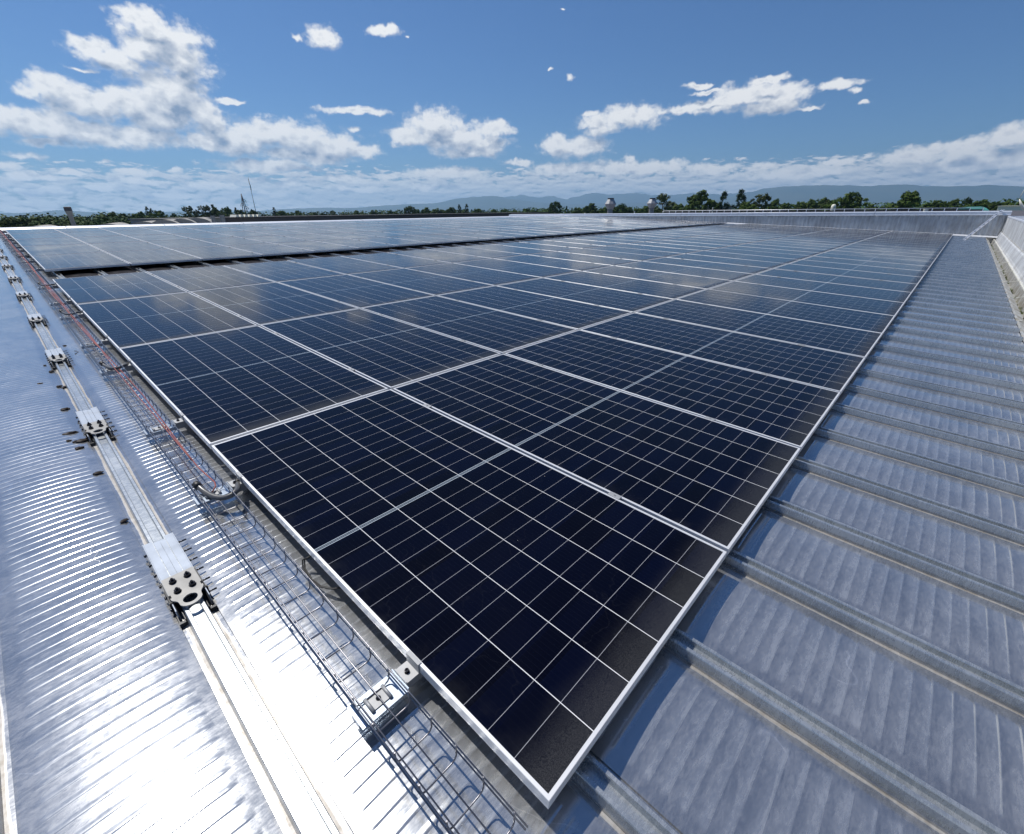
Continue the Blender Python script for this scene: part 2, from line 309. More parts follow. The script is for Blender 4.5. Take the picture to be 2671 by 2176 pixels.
def glass_fn(T, p):
    co = T.new('ShaderNodeTexCoord').outputs['Object']; X, Y, Z = T.sep(co)
    rnd = T.new('ShaderNodeObjectInfo').outputs['Random']
    geo = T.new('ShaderNodeNewGeometry').outputs['Position']
    s = T.m('MULTIPLY', X, -1.0)                     # 0 .. 2.335 up the slope
    # six cells across (Y), twelve half cells in each half (X)
    def line(c, period, off, w):                     # 1 on the line, c counted from off
        f = T.m('FRACT', T.m('DIVIDE', T.m('ADD', T.m('SUBTRACT', c, off), w / 2), period))
        return T.m('LESS_THAN', f, w / period)
    ly = line(Y, .1832, .0175, .0025)
    half = T.m('GREATER_THAN', s, 1.1675)
    sm = T.m('ABSOLUTE', T.m('SUBTRACT', s, 1.1675)) # distance from the middle
    lx = line(sm, .0945, .0085, .0013)
    mid = T.m('LESS_THAN', sm, .0092); midl = T.m('MULTIPLY', mid, T.m('GREATER_THAN', sm, .0062)); midc = T.m('LESS_THAN', sm, .0012)
    inx = T.m('MULTIPLY', T.m('GREATER_THAN', Y, .024), T.m('LESS_THAN', Y, 1.110))
    ins = T.m('MULTIPLY', T.m('GREATER_THAN', s, .030), T.m('LESS_THAN', s, 2.305))
    lx = T.m('MULTIPLY', T.m('MULTIPLY', lx, T.m('SUBTRACT', 1.0, mid)), ins); ly = T.m('MULTIPLY', ly, inx)
    # thin tabs that fade between the cells
    tab = T.m('MULTIPLY', line(Y, .1832 / 10, .0175, .0007), .07)
    hue = T.noise(T.comb(T.m('FLOOR', T.m('DIVIDE', T.m('SUBTRACT', s, .0085), .0945)), T.m('FLOOR', T.m('DIVIDE', T.m('SUBTRACT', Y, .0175), .1832)), T.m('MULTIPLY', rnd, 37.0)), .9, 1, .5)
    cell = T.mix(T.mr(hue, .3, .7), (.0008, .0009, .0040), (.0010, .0018, .0100))
    c = T.mix(tab, cell, (.06, .07, .10))
    c = T.mix(T.m('MULTIPLY', lx, .75), c, (.50, .51, .55))
    c = T.mix(T.m('MULTIPLY', ly, .9), c, (.80, .81, .82))
    c = T.mix(midl, c, (.45, .52, .58)); c = T.mix(midc, c, (.30, .36, .42))
    # dust: even film, a heavier band that rain leaves at the low edge, dried drops and specks
    n = T.noise(geo, 1.3, 5, .65); nf = T.noise(geo, 420, 2, .6); nm = T.noise(geo, 7, 4, .6)
    band = T.mr(T.m('ADD', s, T.m('MULTIPLY', T.m('SUBTRACT', nm, .5), .07)), .01, .17, 1, 0)
    band2 = T.m('MULTIPLY', T.mr(Y, .0, .10, .35, 0), T.mr(nm, .45, .7))
    sp = T.new('ShaderNodeTexVoronoi'); sp.inputs['Scale'].default_value = 11
    T.put(sp.inputs['Vector'], T.comb(s, T.m('ADD', Y, T.m('MULTIPLY', rnd, 9.0)), 0.0))
    sz = T.mr(T.noise(sp.outputs['Position'], 3.7, 0, .5), .55, .75, -.012, .024, smooth=False)
    speck = T.m('LESS_THAN', T.m('DIVIDE', sp.outputs['Distance'], 1.0), sz)
    film = T.mr(T.m('ADD', T.m('MULTIPLY', n, .7), T.m('MULTIPLY', nm, .3)), .3, .75, .0004, .0035)
    dust = T.m('ADD', film, T.m('MULTIPLY', band, T.mr(nf, .3, .75, .010, .12)))
    dust = T.m('ADD', dust, T.m('MULTIPLY', band2, .05))
    ringn = T.noise(T.comb(s, T.m('ADD', Y, T.m('MULTIPLY', rnd, 7.0)), 0.0), 3.2, 3, .5)
    wm = T.m('MULTIPLY', T.mr(T.m('ABSOLUTE', T.m('SUBTRACT', ringn, .56)), 0, .006, 1, 0), T.mr(nf, .4, .7))
    smear = T.m('MULTIPLY', T.mr(T.noise(T.v('MULTIPLY', geo, (5, 26, 5)), 1.6, 5, .7), .60, .78), T.mr(n, .5, .7))
    dust = T.m('ADD', dust, T.m('ADD', T.m('MULTIPLY', wm, .018), T.m('MULTIPLY', smear, .022)))
    c = T.mix(dust, c, (.40, .41, .39))
    c = T.mix(T.m('MULTIPLY', speck, .7), c, (.6, .6, .57))
    T.put(p.inputs['Base Color'], c)
    T.put(p.inputs['Roughness'], T.m('ADD', T.mr(n, .3, .7, .075, .15), T.m('MULTIPLY', band, .25)))
    p.inputs['IOR'].default_value = 1.22
m_glass = mat('solar_cells_under_glass', glass_fn)
m_frame = mat('anodised_frame', col=(.72, .73, .74), rough=.40, metal=.30, jitter=.05)
m_back = mat('white_backsheet', col=(.5, .5, .5), rough=.6)
m_alu = mat('mill_aluminium', col=(.34, .35, .36), rough=.5, metal=.25, jitter=.10)
m_plate = mat('dull_plate', col=(.36, .41, .48), rough=.5, metal=.1, spec=.3, jitter=.12)
m_zinc = mat('bright_zinc', col=(.36, .42, .50), rough=.34, metal=.8, jitter=.12)
m_wire = mat('galvanised_wire', col=(.24, .24, .26), rough=.34, metal=.92, jitter=.10)
m_dark = mat('dark_cast_metal', col=(.035, .037, .04), rough=.45, metal=.5, jitter=.2)
m_steel = mat('stainless_plate', col=(.28, .28, .27), rough=.5, metal=.15, jitter=.12)
m_bolt = mat('black_bolt', col=(.06, .06, .065), rough=.22, metal=.9)
m_red = mat('red_cable_sheath', col=(.27, .065, .055), rough=.6, jitter=.1)
m_black = mat('black_rubber', col=(.02, .02, .02), rough=.5, jitter=.2)
m_cond = mat('grey_conduit', col=(.10, .10, .10), rough=.33, jitter=.15)
m_debris = mat('dried_sealant', col=(.025, .018, .014), rough=.85, jitter=.3)
def clad_fn(T, p):
    geo = T.new('ShaderNodeNewGeometry').outputs['Position']
    n = T.noise(T.v('MULTIPLY', geo, (1, 1, .25)), 6, 6, .65); n2 = T.noise(geo, 1.1, 4, .6)
    T.put(p.inputs['Base Color'], T.mix(T.mr(T.m('ADD', T.m('MULTIPLY', n, .5), T.m('MULTIPLY', n2, .5)), .35, .65), (.42, .42, .42), (.66, .68, .69)))
    T.put(p.inputs['Roughness'], T.mr(n, .3, .7, .40, .6)); p.inputs['Metallic'].default_value = .3
m_clad = mat('weathered_cladding', clad_fn)
m_flash = mat('pale_flashing', col=(.72, .75, .80), rough=.4, metal=.35, jitter=.08)
def gut_fn(T, p):
    geo = T.new('ShaderNodeNewGeometry').outputs['Position']
    n = T.noise(geo, 4, 6, .65); n2 = T.noise(geo, 22, 4, .6)
    c = T.mix(T.mr(n, .40, .62), (.40, .41, .41), (.24, .23, .20)); c = T.mix(T.mr(n2, .55, .75), c, (.06, .07, .03))
    T.put(p.inputs['Base Color'], c); T.put(p.inputs['Roughness'], T.mr(n, .3, .7, .45, .85)); p.inputs['Metallic'].default_value = .25
m_gut = mat('silted_gutter', gut_fn)
m_lip = mat('mossy_lip', col=(.60, .60, .54), rough=.55, metal=.2, jitter=.2)
# ------------------------------------------------------------------ the hall we stand on
hall = empty('factory_hall', 'aluminium roofed hall under the solar panels, seams running up its gentle slope', 'building', (0, 0, -10))
def hallpart(mb, name, m, parent=None):
    o = mb.build(name, m); o.parent = parent or hall
    o.matrix_parent_inverse = Matrix.Translation((0, 0, 10)) if not parent else Matrix.Identity(4)
    if not parent: o.matrix_parent_inverse = Matrix.Identity(4); o.location = (0, 0, 10)
    return o
xs = [EAVE, .9, .5, 0] + [-.8 * i for i in range(1, 31)] + [RIDGE]
xs = sorted(set(round(q, 3) for q in xs), reverse=True)
nb0, nb1 = -13, 60
rs = MB()
seam_prof = [(-.058, -.1185), (-.0565, -.1245), (-.036, -.1245), (-.031, -.082), (-.029, -.0785), (-.0185, -.0785), (-.0165, -.082), (-.0155, -.1010), (.0155, -.1010), (.0165, -.082), (.0185, -.0785), (.029, -.0785), (.031, -.082), (.036, -.1245), (.0565, -.1245), (.058, -.1185)]
pan_prof = [(.058 + (SP - .116) * i / 12, -.1185 + .0115 * (1 - (2 * i / 12 - 1) ** 2)) for i in range(13)]
for b in range(nb0, nb1 + 1):
    yc = SY0 + SP * b
    rs.sweep([(yc + a, h) for a, h in seam_prof], [(lambda a, h, X=X: P(X, a, h)) for X in xs])
    if b < nb1: rs.sweep([(yc + a, h) for a, h in pan_prof], [(lambda a, h, X=X: P(X, a, h)) for X in xs], smooth=True)
roof = hallpart(rs, 'roof_sheet', m_roof)
yr0, yr1 = SY0 + SP * nb0, SY0 + SP * nb1
# underside, ridge cap, walls, far slope
mb = MB(); mb.sweep([(yr0, 0), (yr1, 0)], [(lambda a, h, X=X: P(X, a, -.16)) for X in xs]); hallpart(mb, 'roof_deck', m_dark)
zr = zp(RIDGE)
mb = MB()
for i, (y0, y1) in enumerate([(yr0 + 3.02 * k, min(yr0 + 3.02 * k + 3.0, yr1)) for k in range(14)]):
    for (xa, za), (xb, zb) in zip([(RIDGE + .42, zr - .075 - .018), (RIDGE + .30, zr - .045), (RIDGE, zr - .020), (RIDGE - .35, zr - .06)], [(RIDGE + .30, zr - .045), (RIDGE, zr - .020), (RIDGE - .35, zr - .06), (RIDGE - .5, zr - .14)]):
        o = len(mb.v); e = .002 * (i % 2)
        mb.add([(xa, y0, za + e), (xb, y0, zb + e), (xb, y1, zb + e), (xa, y1, za + e)], [(0, 3, 2, 1)])
hallpart(mb, 'ridge_cap', m_flash)
mb = MB(); mb.add([(RIDGE - .3, yr0, zr - .10), (RIDGE - .3, yr1, zr - .10), (RIDGE - 18, yr1, zr - 1.3), (RIDGE - 18, yr0, zr - 1.3)], [(0, 3, 2, 1)]); hallpart(mb, 'rear_roof_slope', m_clad)
mb = MB(); mb.box(RIDGE - 18, EAVE - .12, yr0 + .05, yr1 - .05, -10, -.6); hallpart(mb, 'wall', m_clad)
# gutter between the eave and the next roof
def zc(a): return a
gt = MB()
gp = [(1.19, -.185), (1.215, -.18), (1.225, -.195), (1.30, -.235), (1.335, -.40), (1.43, -.405), (1.465, -.23), (1.49, -.222)]
ys = [yr0 + (WALLY - yr0) * i / 40 for i in range(41)]
gt.sweep(gp, [(lambda a, h, Y=Y: Vector((a, Y, h))) for Y in ys])
gut = hallpart(gt, 'gutter', m_gut)
mb = MB(); mb.box(1.465, 1.492, yr0, WALLY, -.221, -.205); hallpart(mb, 'gutter_lip', m_lip)
random.seed(5)
for k in range(12):
    Y = 6.2 + 2.3 * k + random.uniform(-.2, .2)
    mb = MB(); mb.tube([(1.21, Y, -.17), (1.28, Y + .02, -.185), (1.335, Y + .28, -.20), (1.40, Y + .33, -.19), (1.475, Y + .6, -.195)], .007, 5)
    o = mb.build('gutter_strap', m_lip, gut)
# little clumps of moss in the gutter
mb = MB()
for k in range(150):
    Y = random.uniform(3, 31.5); X = random.uniform(1.34, 1.43)
    for q in range(9):
        a = random.uniform(0, 6.28); L = random.uniform(.02, .06)
        c = Vector((X + random.uniform(-.02, .02), Y + random.uniform(-.05, .05), -.402))
        t = c + Vector((math.cos(a) * L * .5, math.sin(a) * L * .5, L)); w = Vector((-math.sin(a), math.cos(a), 0)) * .006
        mb.add([c - w, c + w, t], [(0, 1, 2)])
m_moss = mat('gutter_moss', col=(.10, .13, .03), rough=.9)
tag(mb.build('gutter_weeds', m_moss), 'dry moss and small weeds growing in the gutter', 'moss', kind='stuff')
# ------------------------------------------------------------------ end wall and the box parapet beyond the gutter
def corr(mb, p0, p1, z0, z1, pitch, amp, nrm):
    p0, p1 = Vector(p0), Vector(p1); L = (p1 - p0).length; d = (p1 - p0) / L; n = int(L / pitch); pts = []
    for i in range(n):
        for f, a in ((0, 0), (.38, 0), (.50, 1), (.86, 1), (.98, 0)):
            pts.append(p0 + d * ((i + f) * pitch) + Vector(nrm) * amp * a)
    pts.append(p1)
    vs = [Vector((q.x, q.y, z0)) for q in pts] + [Vector((q.x, q.y, z1)) for q in pts]; k = len(pts)
    mb.add(vs, [(i, i + 1, k + i + 1, k + i) for i in range(k - 1)])
ew = empty('end_wall', 'corrugated grey upstand wall closing the far end of the roof, pale flashing on top', 'wall', (-12, WALLY, -.3))
def sub(mb, name, m, par):
    o = mb.build(name, m, par); o.location = -par.location; return o
mb = MB(); corr(mb, (-30, WALLY, 0), (1.66, WALLY, 0), -.45, .84, .20, .035, (0, -1, 0)); sub(mb, 'cladding', m_clad, ew)
mb = MB(); mb.box(-30, 1.66, WALLY + .02, WALLY + .5, -.45, .83); sub(mb, 'wall_core', m_clad, ew)
for k in range(6):
    mb = MB(); x0 = -30 + 5.32 * k; x1 = x0 + 5.3
    mb.sweep([(-.075, .815), (-.07, .845), (-.055, .85), (-.05, .97), (.30, 1.0), (.52, .97), (.52, .80)], [(lambda a, h, X=X, e=.002 * (k % 2): Vector((X, WALLY + a, h + e))) for X in (x0, min(x1, 1.72))])
    sub(mb, 'flashing', m_flash, ew)
for X in (-20.5, -18.3, -15.9, -13.6, -11.2, -8.7, -4.5, -1.6):
    mb = MB(); mb.box(X, X + .03, WALLY - .085, WALLY - .076, .78, .86); sub(mb, 'flashing_clip', m_flash, ew)
# skirt where the roof meets the wall
mb = MB()
for X in [RIDGE + .4 + .54 * i for i in range(47)]:
    mb.add([P(X, WALLY - .30, -.078), P(X + .535, WALLY - .30, -.078), P(X + .535, WALLY - .05, -.02), P(X, WALLY - .05, -.02)], [(0, 1, 2, 3)])
sub(mb, 'skirt', m_flash, ew)
pw = empty('box_parapet', 'grey box shaped parapet with corrugated foot and framed top beyond the gutter', 'wall', (1.7, 14, -.3))
mb = MB()
n = int((WALLY - yr0) / .25)
prof = []
for i in range(n):
    Y0 = yr0 + .25 * i
    for f, a in ((0, 0), (.45, 0), (.6, 1), (.85, 1), (.98, 0)): prof.append((Y0 + f * .25, a))
st = [(1.52, -.245, 0), (1.545, -.235, .3), (1.575, -.18, 1), (1.60, -.06, 1), (1.62, .06, .8), (1.628, .12, 0)]
vs = []
for x, z, s in st: vs += [Vector((x - .028 * a * s, Y, z + .012 * a * s)) for Y, a in prof]
k = len(prof)
mb.add(vs, [(j * k + i, j * k + i + 1, (j + 1) * k + i + 1, (j + 1) * k + i) for j in range(len(st) - 1) for i in range(k - 1)])
sub(mb, 'corrugated_foot', m_clad, pw)
mb = MB(); corr(mb, (1.66, yr0, 0), (1.66, WALLY + 1, 0), .09, .74, .125, .012, (-1, 0, 0)); sub(mb, 'cladding', m_clad, pw)
mb = MB(); mb.box(1.49, 1.53, yr0, WALLY, -.262, -.245); mb.box(1.625, 1.66, yr0, WALLY, .085, .118); sub(mb, 'ledge', m_gut, pw)
mb = MB()
mb.box(1.64, 1.72, yr0, WALLY + 1, .74, .78); mb.box(2.9, 3.0, yr0, WALLY + 1, .74, .785)
for i in range(11): mb.box(1.72, 2.9, -4 + 3.6 * i, -3.9 + 3.6 * i, .742, .782)
mb.box(1.635, 1.72, WALLY + .0, WALLY + .09, -.2, .765)
sub(mb, 'top_frame', m_flash, pw)
mb = MB(); mb.box(1.70, 2.95, yr0, WALLY + 1, .70, .737); mb.box(1.70, 3.0, yr0, WALLY + 1, -.3, .70)
sub(mb, 'top_panel', m_clad, pw)
mb = MB(); mb.box(1.64, 1.665, WALLY - .075, WALLY - .045, -.22, .80); sub(mb, 'corner_trim', m_lip, pw)
# rail left leaning in the corner
rl = empty('leaning_rail', 'pale metal rail leaning against the far corner of the end wall', 'rail', (.45, 28.2, -.14))
a = Vector((.45, 28.2, -.12)); b = Vector((1.40, WALLY - .05, 1.03)); d = (b - a).normalized(); q = d.to_track_quat('X', 'Z').to_matrix().to_4x4()
mb = MB(); Mx = Matrix.Translation(a - Vector((.45, 28.2, -.14))) @ q; L = (b - a).length
mb.box(0, L, -.045, -.037, 0, .05, Mx); mb.box(0, L, .037, .045, 0, .05, Mx); mb.box(0, L, -.037, .037, 0, .006, Mx)
mb.build('channel', m_flash, rl)
for i in range(9):
    mb = MB(); mb.box(L * (i + .5) / 9 - .06, L * (i + .5) / 9 + .06, -.012, .012, .0065, .010, Mx); mb.build('slot', m_dark, rl)
# ------------------------------------------------------------------ solar panels
PL, PW, PT = 2.335, 1.134, .035
ROWP, COLP = 2.363, 1.154
def make_panel():
    root = empty('solar_panel', 'x', 'solar panel', group='solar panels')
    f = MB()   # hollow frame: outer wall, top lip and a small step down to the glass
    lip = .0115
    o = [(0, 0), (-PL, 0), (-PL, PW), (0, PW)]
    def ring(ins, z): return [(-ins, ins, z), (-PL + ins, ins, z), (-PL + ins, PW - ins, z), (-ins, PW - ins, z)]
    rr = [ring(.030, -PT), ring(0, -PT), ring(0, -.0225), ring(.0012, -.0215), ring(0, -.0205), ring(0, -.0012), ring(.0012, 0), ring(lip - .001, 0), ring(lip, -.0016)]
    vs = [p for r in rr for p in r]
    f.add(vs, [(j * 4 + i, j * 4 + (i + 1) % 4, (j + 1) * 4 + (i + 1) % 4, (j + 1) * 4 + i) for j in range(len(rr) - 1) for i in range(4)])
    f.f = [tuple(reversed(q)) for q in f.f]
    f.build('frame', m_frame, root)
    g_ = MB(); e = lip - .0005; g_.add([(-e, e, -.0014), (-PL + e, e, -.0014), (-PL + e, PW - e, -.0014), (-e, PW - e, -.0014)], [(3, 2, 1, 0)][:1])
    g_.f = [(0, 3, 2, 1)]
    gl = g_.build('glass', m_glass, root)
    b = MB(); b.add([(-e, e, -.007), (-PL + e, e, -.007), (-PL + e, PW - e, -.007), (-e, PW - e, -.007)], [(0, 1, 2, 3)])
    b.build('backsheet', m_back, root)
    return root
panel0 = make_panel()
used = False
rows = [(0, -ROWP * i) for i in range(4)]
rowsB = [(1, -10.66 - ROWP * i) for i in range(5)]
NC = 27
random.seed(11)
for arr, X0 in rows + rowsB:
    ri = (rows if arr == 0 else rowsB).index((arr, X0)) + 1
    ang = math.atan2(zp(X0 - PL) - zp(X0), PL)
    for c in range(NC):
        Y = c * COLP + (.02 if arr else 0)
        which = 'lower' if arr == 0 else 'upper'
        lab = f'solar panel, {ORD[c + 1]} column from the cable tray, {ORD[ri]} row up in the {which} array'
        loc = (X0, Y, zp(X0) + random.uniform(-.0008, .0008)); rot = (random.uniform(-.0022, .0022), ang + random.uniform(-.0012, .0012), 0)
        if not used: o = panel0; o.location = loc; o.rotation_euler = rot; o['label'] = lab; used = True
        else: o = dup(panel0, loc, rot, lab)
# ------------------------------------------------------------------ rails across the slope, with clamps
railX = []
for i in range(4): railX += [-ROWP * i - .52, -ROWP * i - 1.93]
nA = len(railX)
for i in range(5): railX += [-10.66 - ROWP * i - .52, -10.66 - ROWP * i - 1.93]
def rail_mesh():
    mb = MB()
    mb.sweep([(-.02, -.0785), (-.02, -.0375), (-.006, -.0375), (-.006, -.044), (.006, -.044), (.006, -.0375), (.02, -.0375), (.02, -.0785)], [(lambda a, h, Y=Y: Vector((a, Y, h))) for Y in (-.05, 31.25)], closed=True)
    return mb
rail0 = empty('mounting_rail', 'x', 'mounting rail', group='aluminium rails under the panels')
rail_mesh().build('rail_profile', m_alu, rail0)
mb = MB(); mb.box(-.0425, .0425, -.200, -.049, -.0515, -.0490); mb.box(-.0425, .0425, -.0522, -.0492, -.049, -.0385)
mb.box(-.02, .02, -.20, -.05, -.0785, -.0545); sp_ = mb.build('support_plate', m_zinc, rail0)
mb = MB(); mb.box(-.022, .022, -.150, -.100, -.0478, -.0455)
mb.tube([(-.024, -.155, -.044), (.024, -.155, -.044)], .0055, 8); mb.tube([(-.024, -.098, -.044), (.024, -.098, -.044)], .0055, 8)
cp = mb.build('tray_clamp', m_alu, sp_)
mb = MB(); mb.lathe([(.0075, 0), (.0075, .002), (.006, .005), (.002, .007)], 12, (0, -.125, -.0455), True); mb.build('screw', m_bolt, sp_)
mb = MB(); mb.box(-.03, .03, -.046, -.0015, -.0370, -.0335); mb.box(-.03, .03, -.0046, -.0012, -.0335, .0012); mb.box(-.03, .03, -.0046, .0085, .0012, .0034)
mb.box(-.03, .03, -.0495, -.046, -.0370, -.0280)
ec = mb.build('end_clamp', m_alu, rail0)
mb = MB(); mb.lathe([(.0085, 0), (.0085, .0025), (.0065, .0025), (.0065, .0095), (.0035, .0095), (.0035, .006)], 12, (0, -.026, -.0335)); mb.build('bolt', m_bolt, ec)
mc = MB(); mc.box(-.03, .03, -.0245, .0045, .0005, .0032); mc.box(-.03, .03, -.0170, -.0030, -.004, .0005)
mc.lathe([(.006, 0), (.006, .003), (.003, .003), (.003, .0015)], 8, (0, -.010, .0032))
mid0 = mc.build('mid_clamp', m_alu, rail0, (0, COLP, 0))
for c in range(2, 13):
    k = mid0.copy(); COL.objects.link(k); k.location = (0, c * COLP, 0)
for i, X in enumerate(railX):
    arr = 'lower' if i < nA else 'upper'; n = (i if i < nA else i - nA) + 1
    lab = f'aluminium mounting rail under the {arr} array, {ORD[n]} rail up, end clamp beside the cable tray'
    loc = (X, 0, zp(X)); rot = (0, slope(X), 0)
    if i == 0: rail0.location = loc; rail0.rotation_euler = rot; rail0['label'] = lab
    else: dup(rail0, loc, rot, lab)
# ------------------------------------------------------------------ wire cable tray
TX0, TX1 = -.03, -23.6
tr = empty('cable_tray', 'galvanised wire mesh cable tray running up the roof along the panel edge', 'cable tray', (TX0, -.13, zp(TX0) - .045))
YL, YR, ZB, ZT = -.186, -.073, -.0435, .004
def line_pts(Y, h, x0=TX0, x1=TX1, step=.6):
    n = max(2, int((x0 - x1) / step)); return [P(x0 + (x1 - x0) * i / n, Y, h) for i in range(n + 1)]
for Y, h in ((YL - .004, ZT - .004), (YL - .004, ZT - .026), (YL + .014, ZB + .004), (YL + .062, ZB + .004), (YR + .004, ZT - .026), (YR + .004, ZT - .004)):
    x0 = TX0 + random.uniform(-.004, .03)
    mb = MB(); mb.tube(line_pts(Y, h, x0), .0023, 6); sub(mb, 'long_wire', m_wire, tr)
def uwire(mb, X, n): mb.tube([P(X, YL, ZT), P(X, YL, ZB + .016), P(X, YL + .004, ZB + .005), P(X, YL + .014, ZB), P(X, YR - .018, ZB), P(X, YR - .007, ZB + .004), P(X, YR - .001, ZB + .014), P(X, YR, ZT + .006)], .0023, n)
for i in range(100):
    mb = MB(); uwire(mb, TX0 - .012 - .1 * i, 6 if i < 60 else 4); sub(mb, 'cross_wire', m_wire, tr)
mb = MB(); X = TX0 - .012 - 10
while X > TX1: uwire(mb, X, 4); X -= .1
tag(sub(mb, 'upper_cross_wires', m_wire, tr), kind='stuff')
def wander(x0, x1, y, amp, h, seed, step=.16):
    rnd = random.Random(seed); pts = []; n = int((x0 - x1) / step); v = 0
    ph = rnd.uniform(0, 6)
    for i in range(n + 1):
        X = x0 + (x1 - x0) * i / n
        yy = y + amp * (math.sin(X * .9 + ph) * .6 + math.sin(X * 2.3 + ph * 2) * .4) + rnd.uniform(-.0015, .0015)
        pts.append(P(X, yy, h + .004 * math.sin(X * 3.1 + ph)))
    return pts
for i, (y, amp, x0, r) in enumerate(((-.098, .016, -2.05, .0034), (-.104, .014, -2.3, .0034), (-.110, .013, -5.0, .0036), (-.092, .009, -6.9, .0036))):
    mb = MB(); pts = wander(x0, TX1, y, amp, -.033 + .004 * (i % 2), i)
    if i == 0: pts = [P(-1.93, -.125, -.036), P(-1.96, -.10, -.030), P(-2.0, -.092, -.030)] + pts[1:]
    mb.tube(pts, r, 6)
    tag(mb.build('red_cable', m_red), ['single red cable lying in the tray, the one reaching furthest down the roof', 'red cable in the tray ending just above the lowest one', 'red cable that joins the bundle in the middle of the tray', 'red cable that joins the bundle only in the upper half of the tray'][i], 'cable', 'red cables in the wire tray')
# black conduit loops from the tray to the rails
def conduit(X, s, label, r=.0125):
    c = empty('conduit', label, 'conduit', P(X, -.12, -.05), group='dark conduits looping from the tray under the panels')
    pts = [(0, -.165, -.012), (.02, -.160, -.020), (.07, -.150, -.030), (.13, -.135, -.034), (.175, -.110, -.034), (.195, -.080, -.028), (.185, -.050, -.022), (.14, -.028, -.030), (.08, -.012, -.043), (.02, .02, -.05), (-.05, .08, -.055)]
    # smooth the path
    V = [Vector((X + a * s, y, zp(X + a * s) + h)) for a, y, h in pts]; out = []
    for i in range(len(V) - 1):
        p0, p1, p2, p3 = V[max(i - 1, 0)], V[i], V[i + 1], V[min(i + 2, len(V) - 1)]
        for k in range(6):
            t = k / 6; out.append(.5 * ((2 * p1) + (p2 - p0) * t + (2 * p0 - 5 * p1 + 4 * p2 - p3) * t * t + (3 * p1 - p0 - 3 * p2 + p3) * t ** 3))
    out.append(V[-1]); rr = [r * (1 + .05 * (i % 2)) for i in range(len(out))]
    mb = MB(); mb.tube([p - c.location for p in out], rr, 10); mb.build('hose', m_cond, c)
    mb = MB()
    for j in (0, len(out) - 14):
        a, b = out[j] - c.location, out[j + 1] - c.location; mb.tube([a, a + (b - a).normalized() * .03], r * 1.35, 10)
    mb.build('collar', m_black, c)
conduit(-2.02, 1, 'thick grey conduit looping through the tray beside the second rail bracket')
conduit(-4.42, .9, 'dark conduit looping under the tray where the red cables thin out', .011)
conduit(-6.85, .9, 'dark conduit loop below the sixth rail bracket', .011)
conduit(-9.2, .9, 'dark conduit loop by the upper end of the lower array', .011)
conduit(-13.6, .9, 'small dark conduit loop beside the upper array, nearest the gap', .011)
conduit(-18.4, .9, 'small dark conduit loop beside the upper array, nearer the ridge', .011)
mb = MB(); V = [(-1.20, .01, -.045), (-1.22, -.018, -.06), (-1.19, -.033, -.075), (-1.13, -.036, -.085), (-1.07, -.028, -.085), (-1.02, -.008, -.075), (-.97, .03, -.06)]
mb.tube([P(*q) for q in V], .0032, 6); mb.tube([P(a, b - .007, c + .003) for a, b, c in V], .0032, 6)
tag(mb.build('panel_lead', m_black), 'thin black twin lead sagging out from under the first panel edge', 'cable')
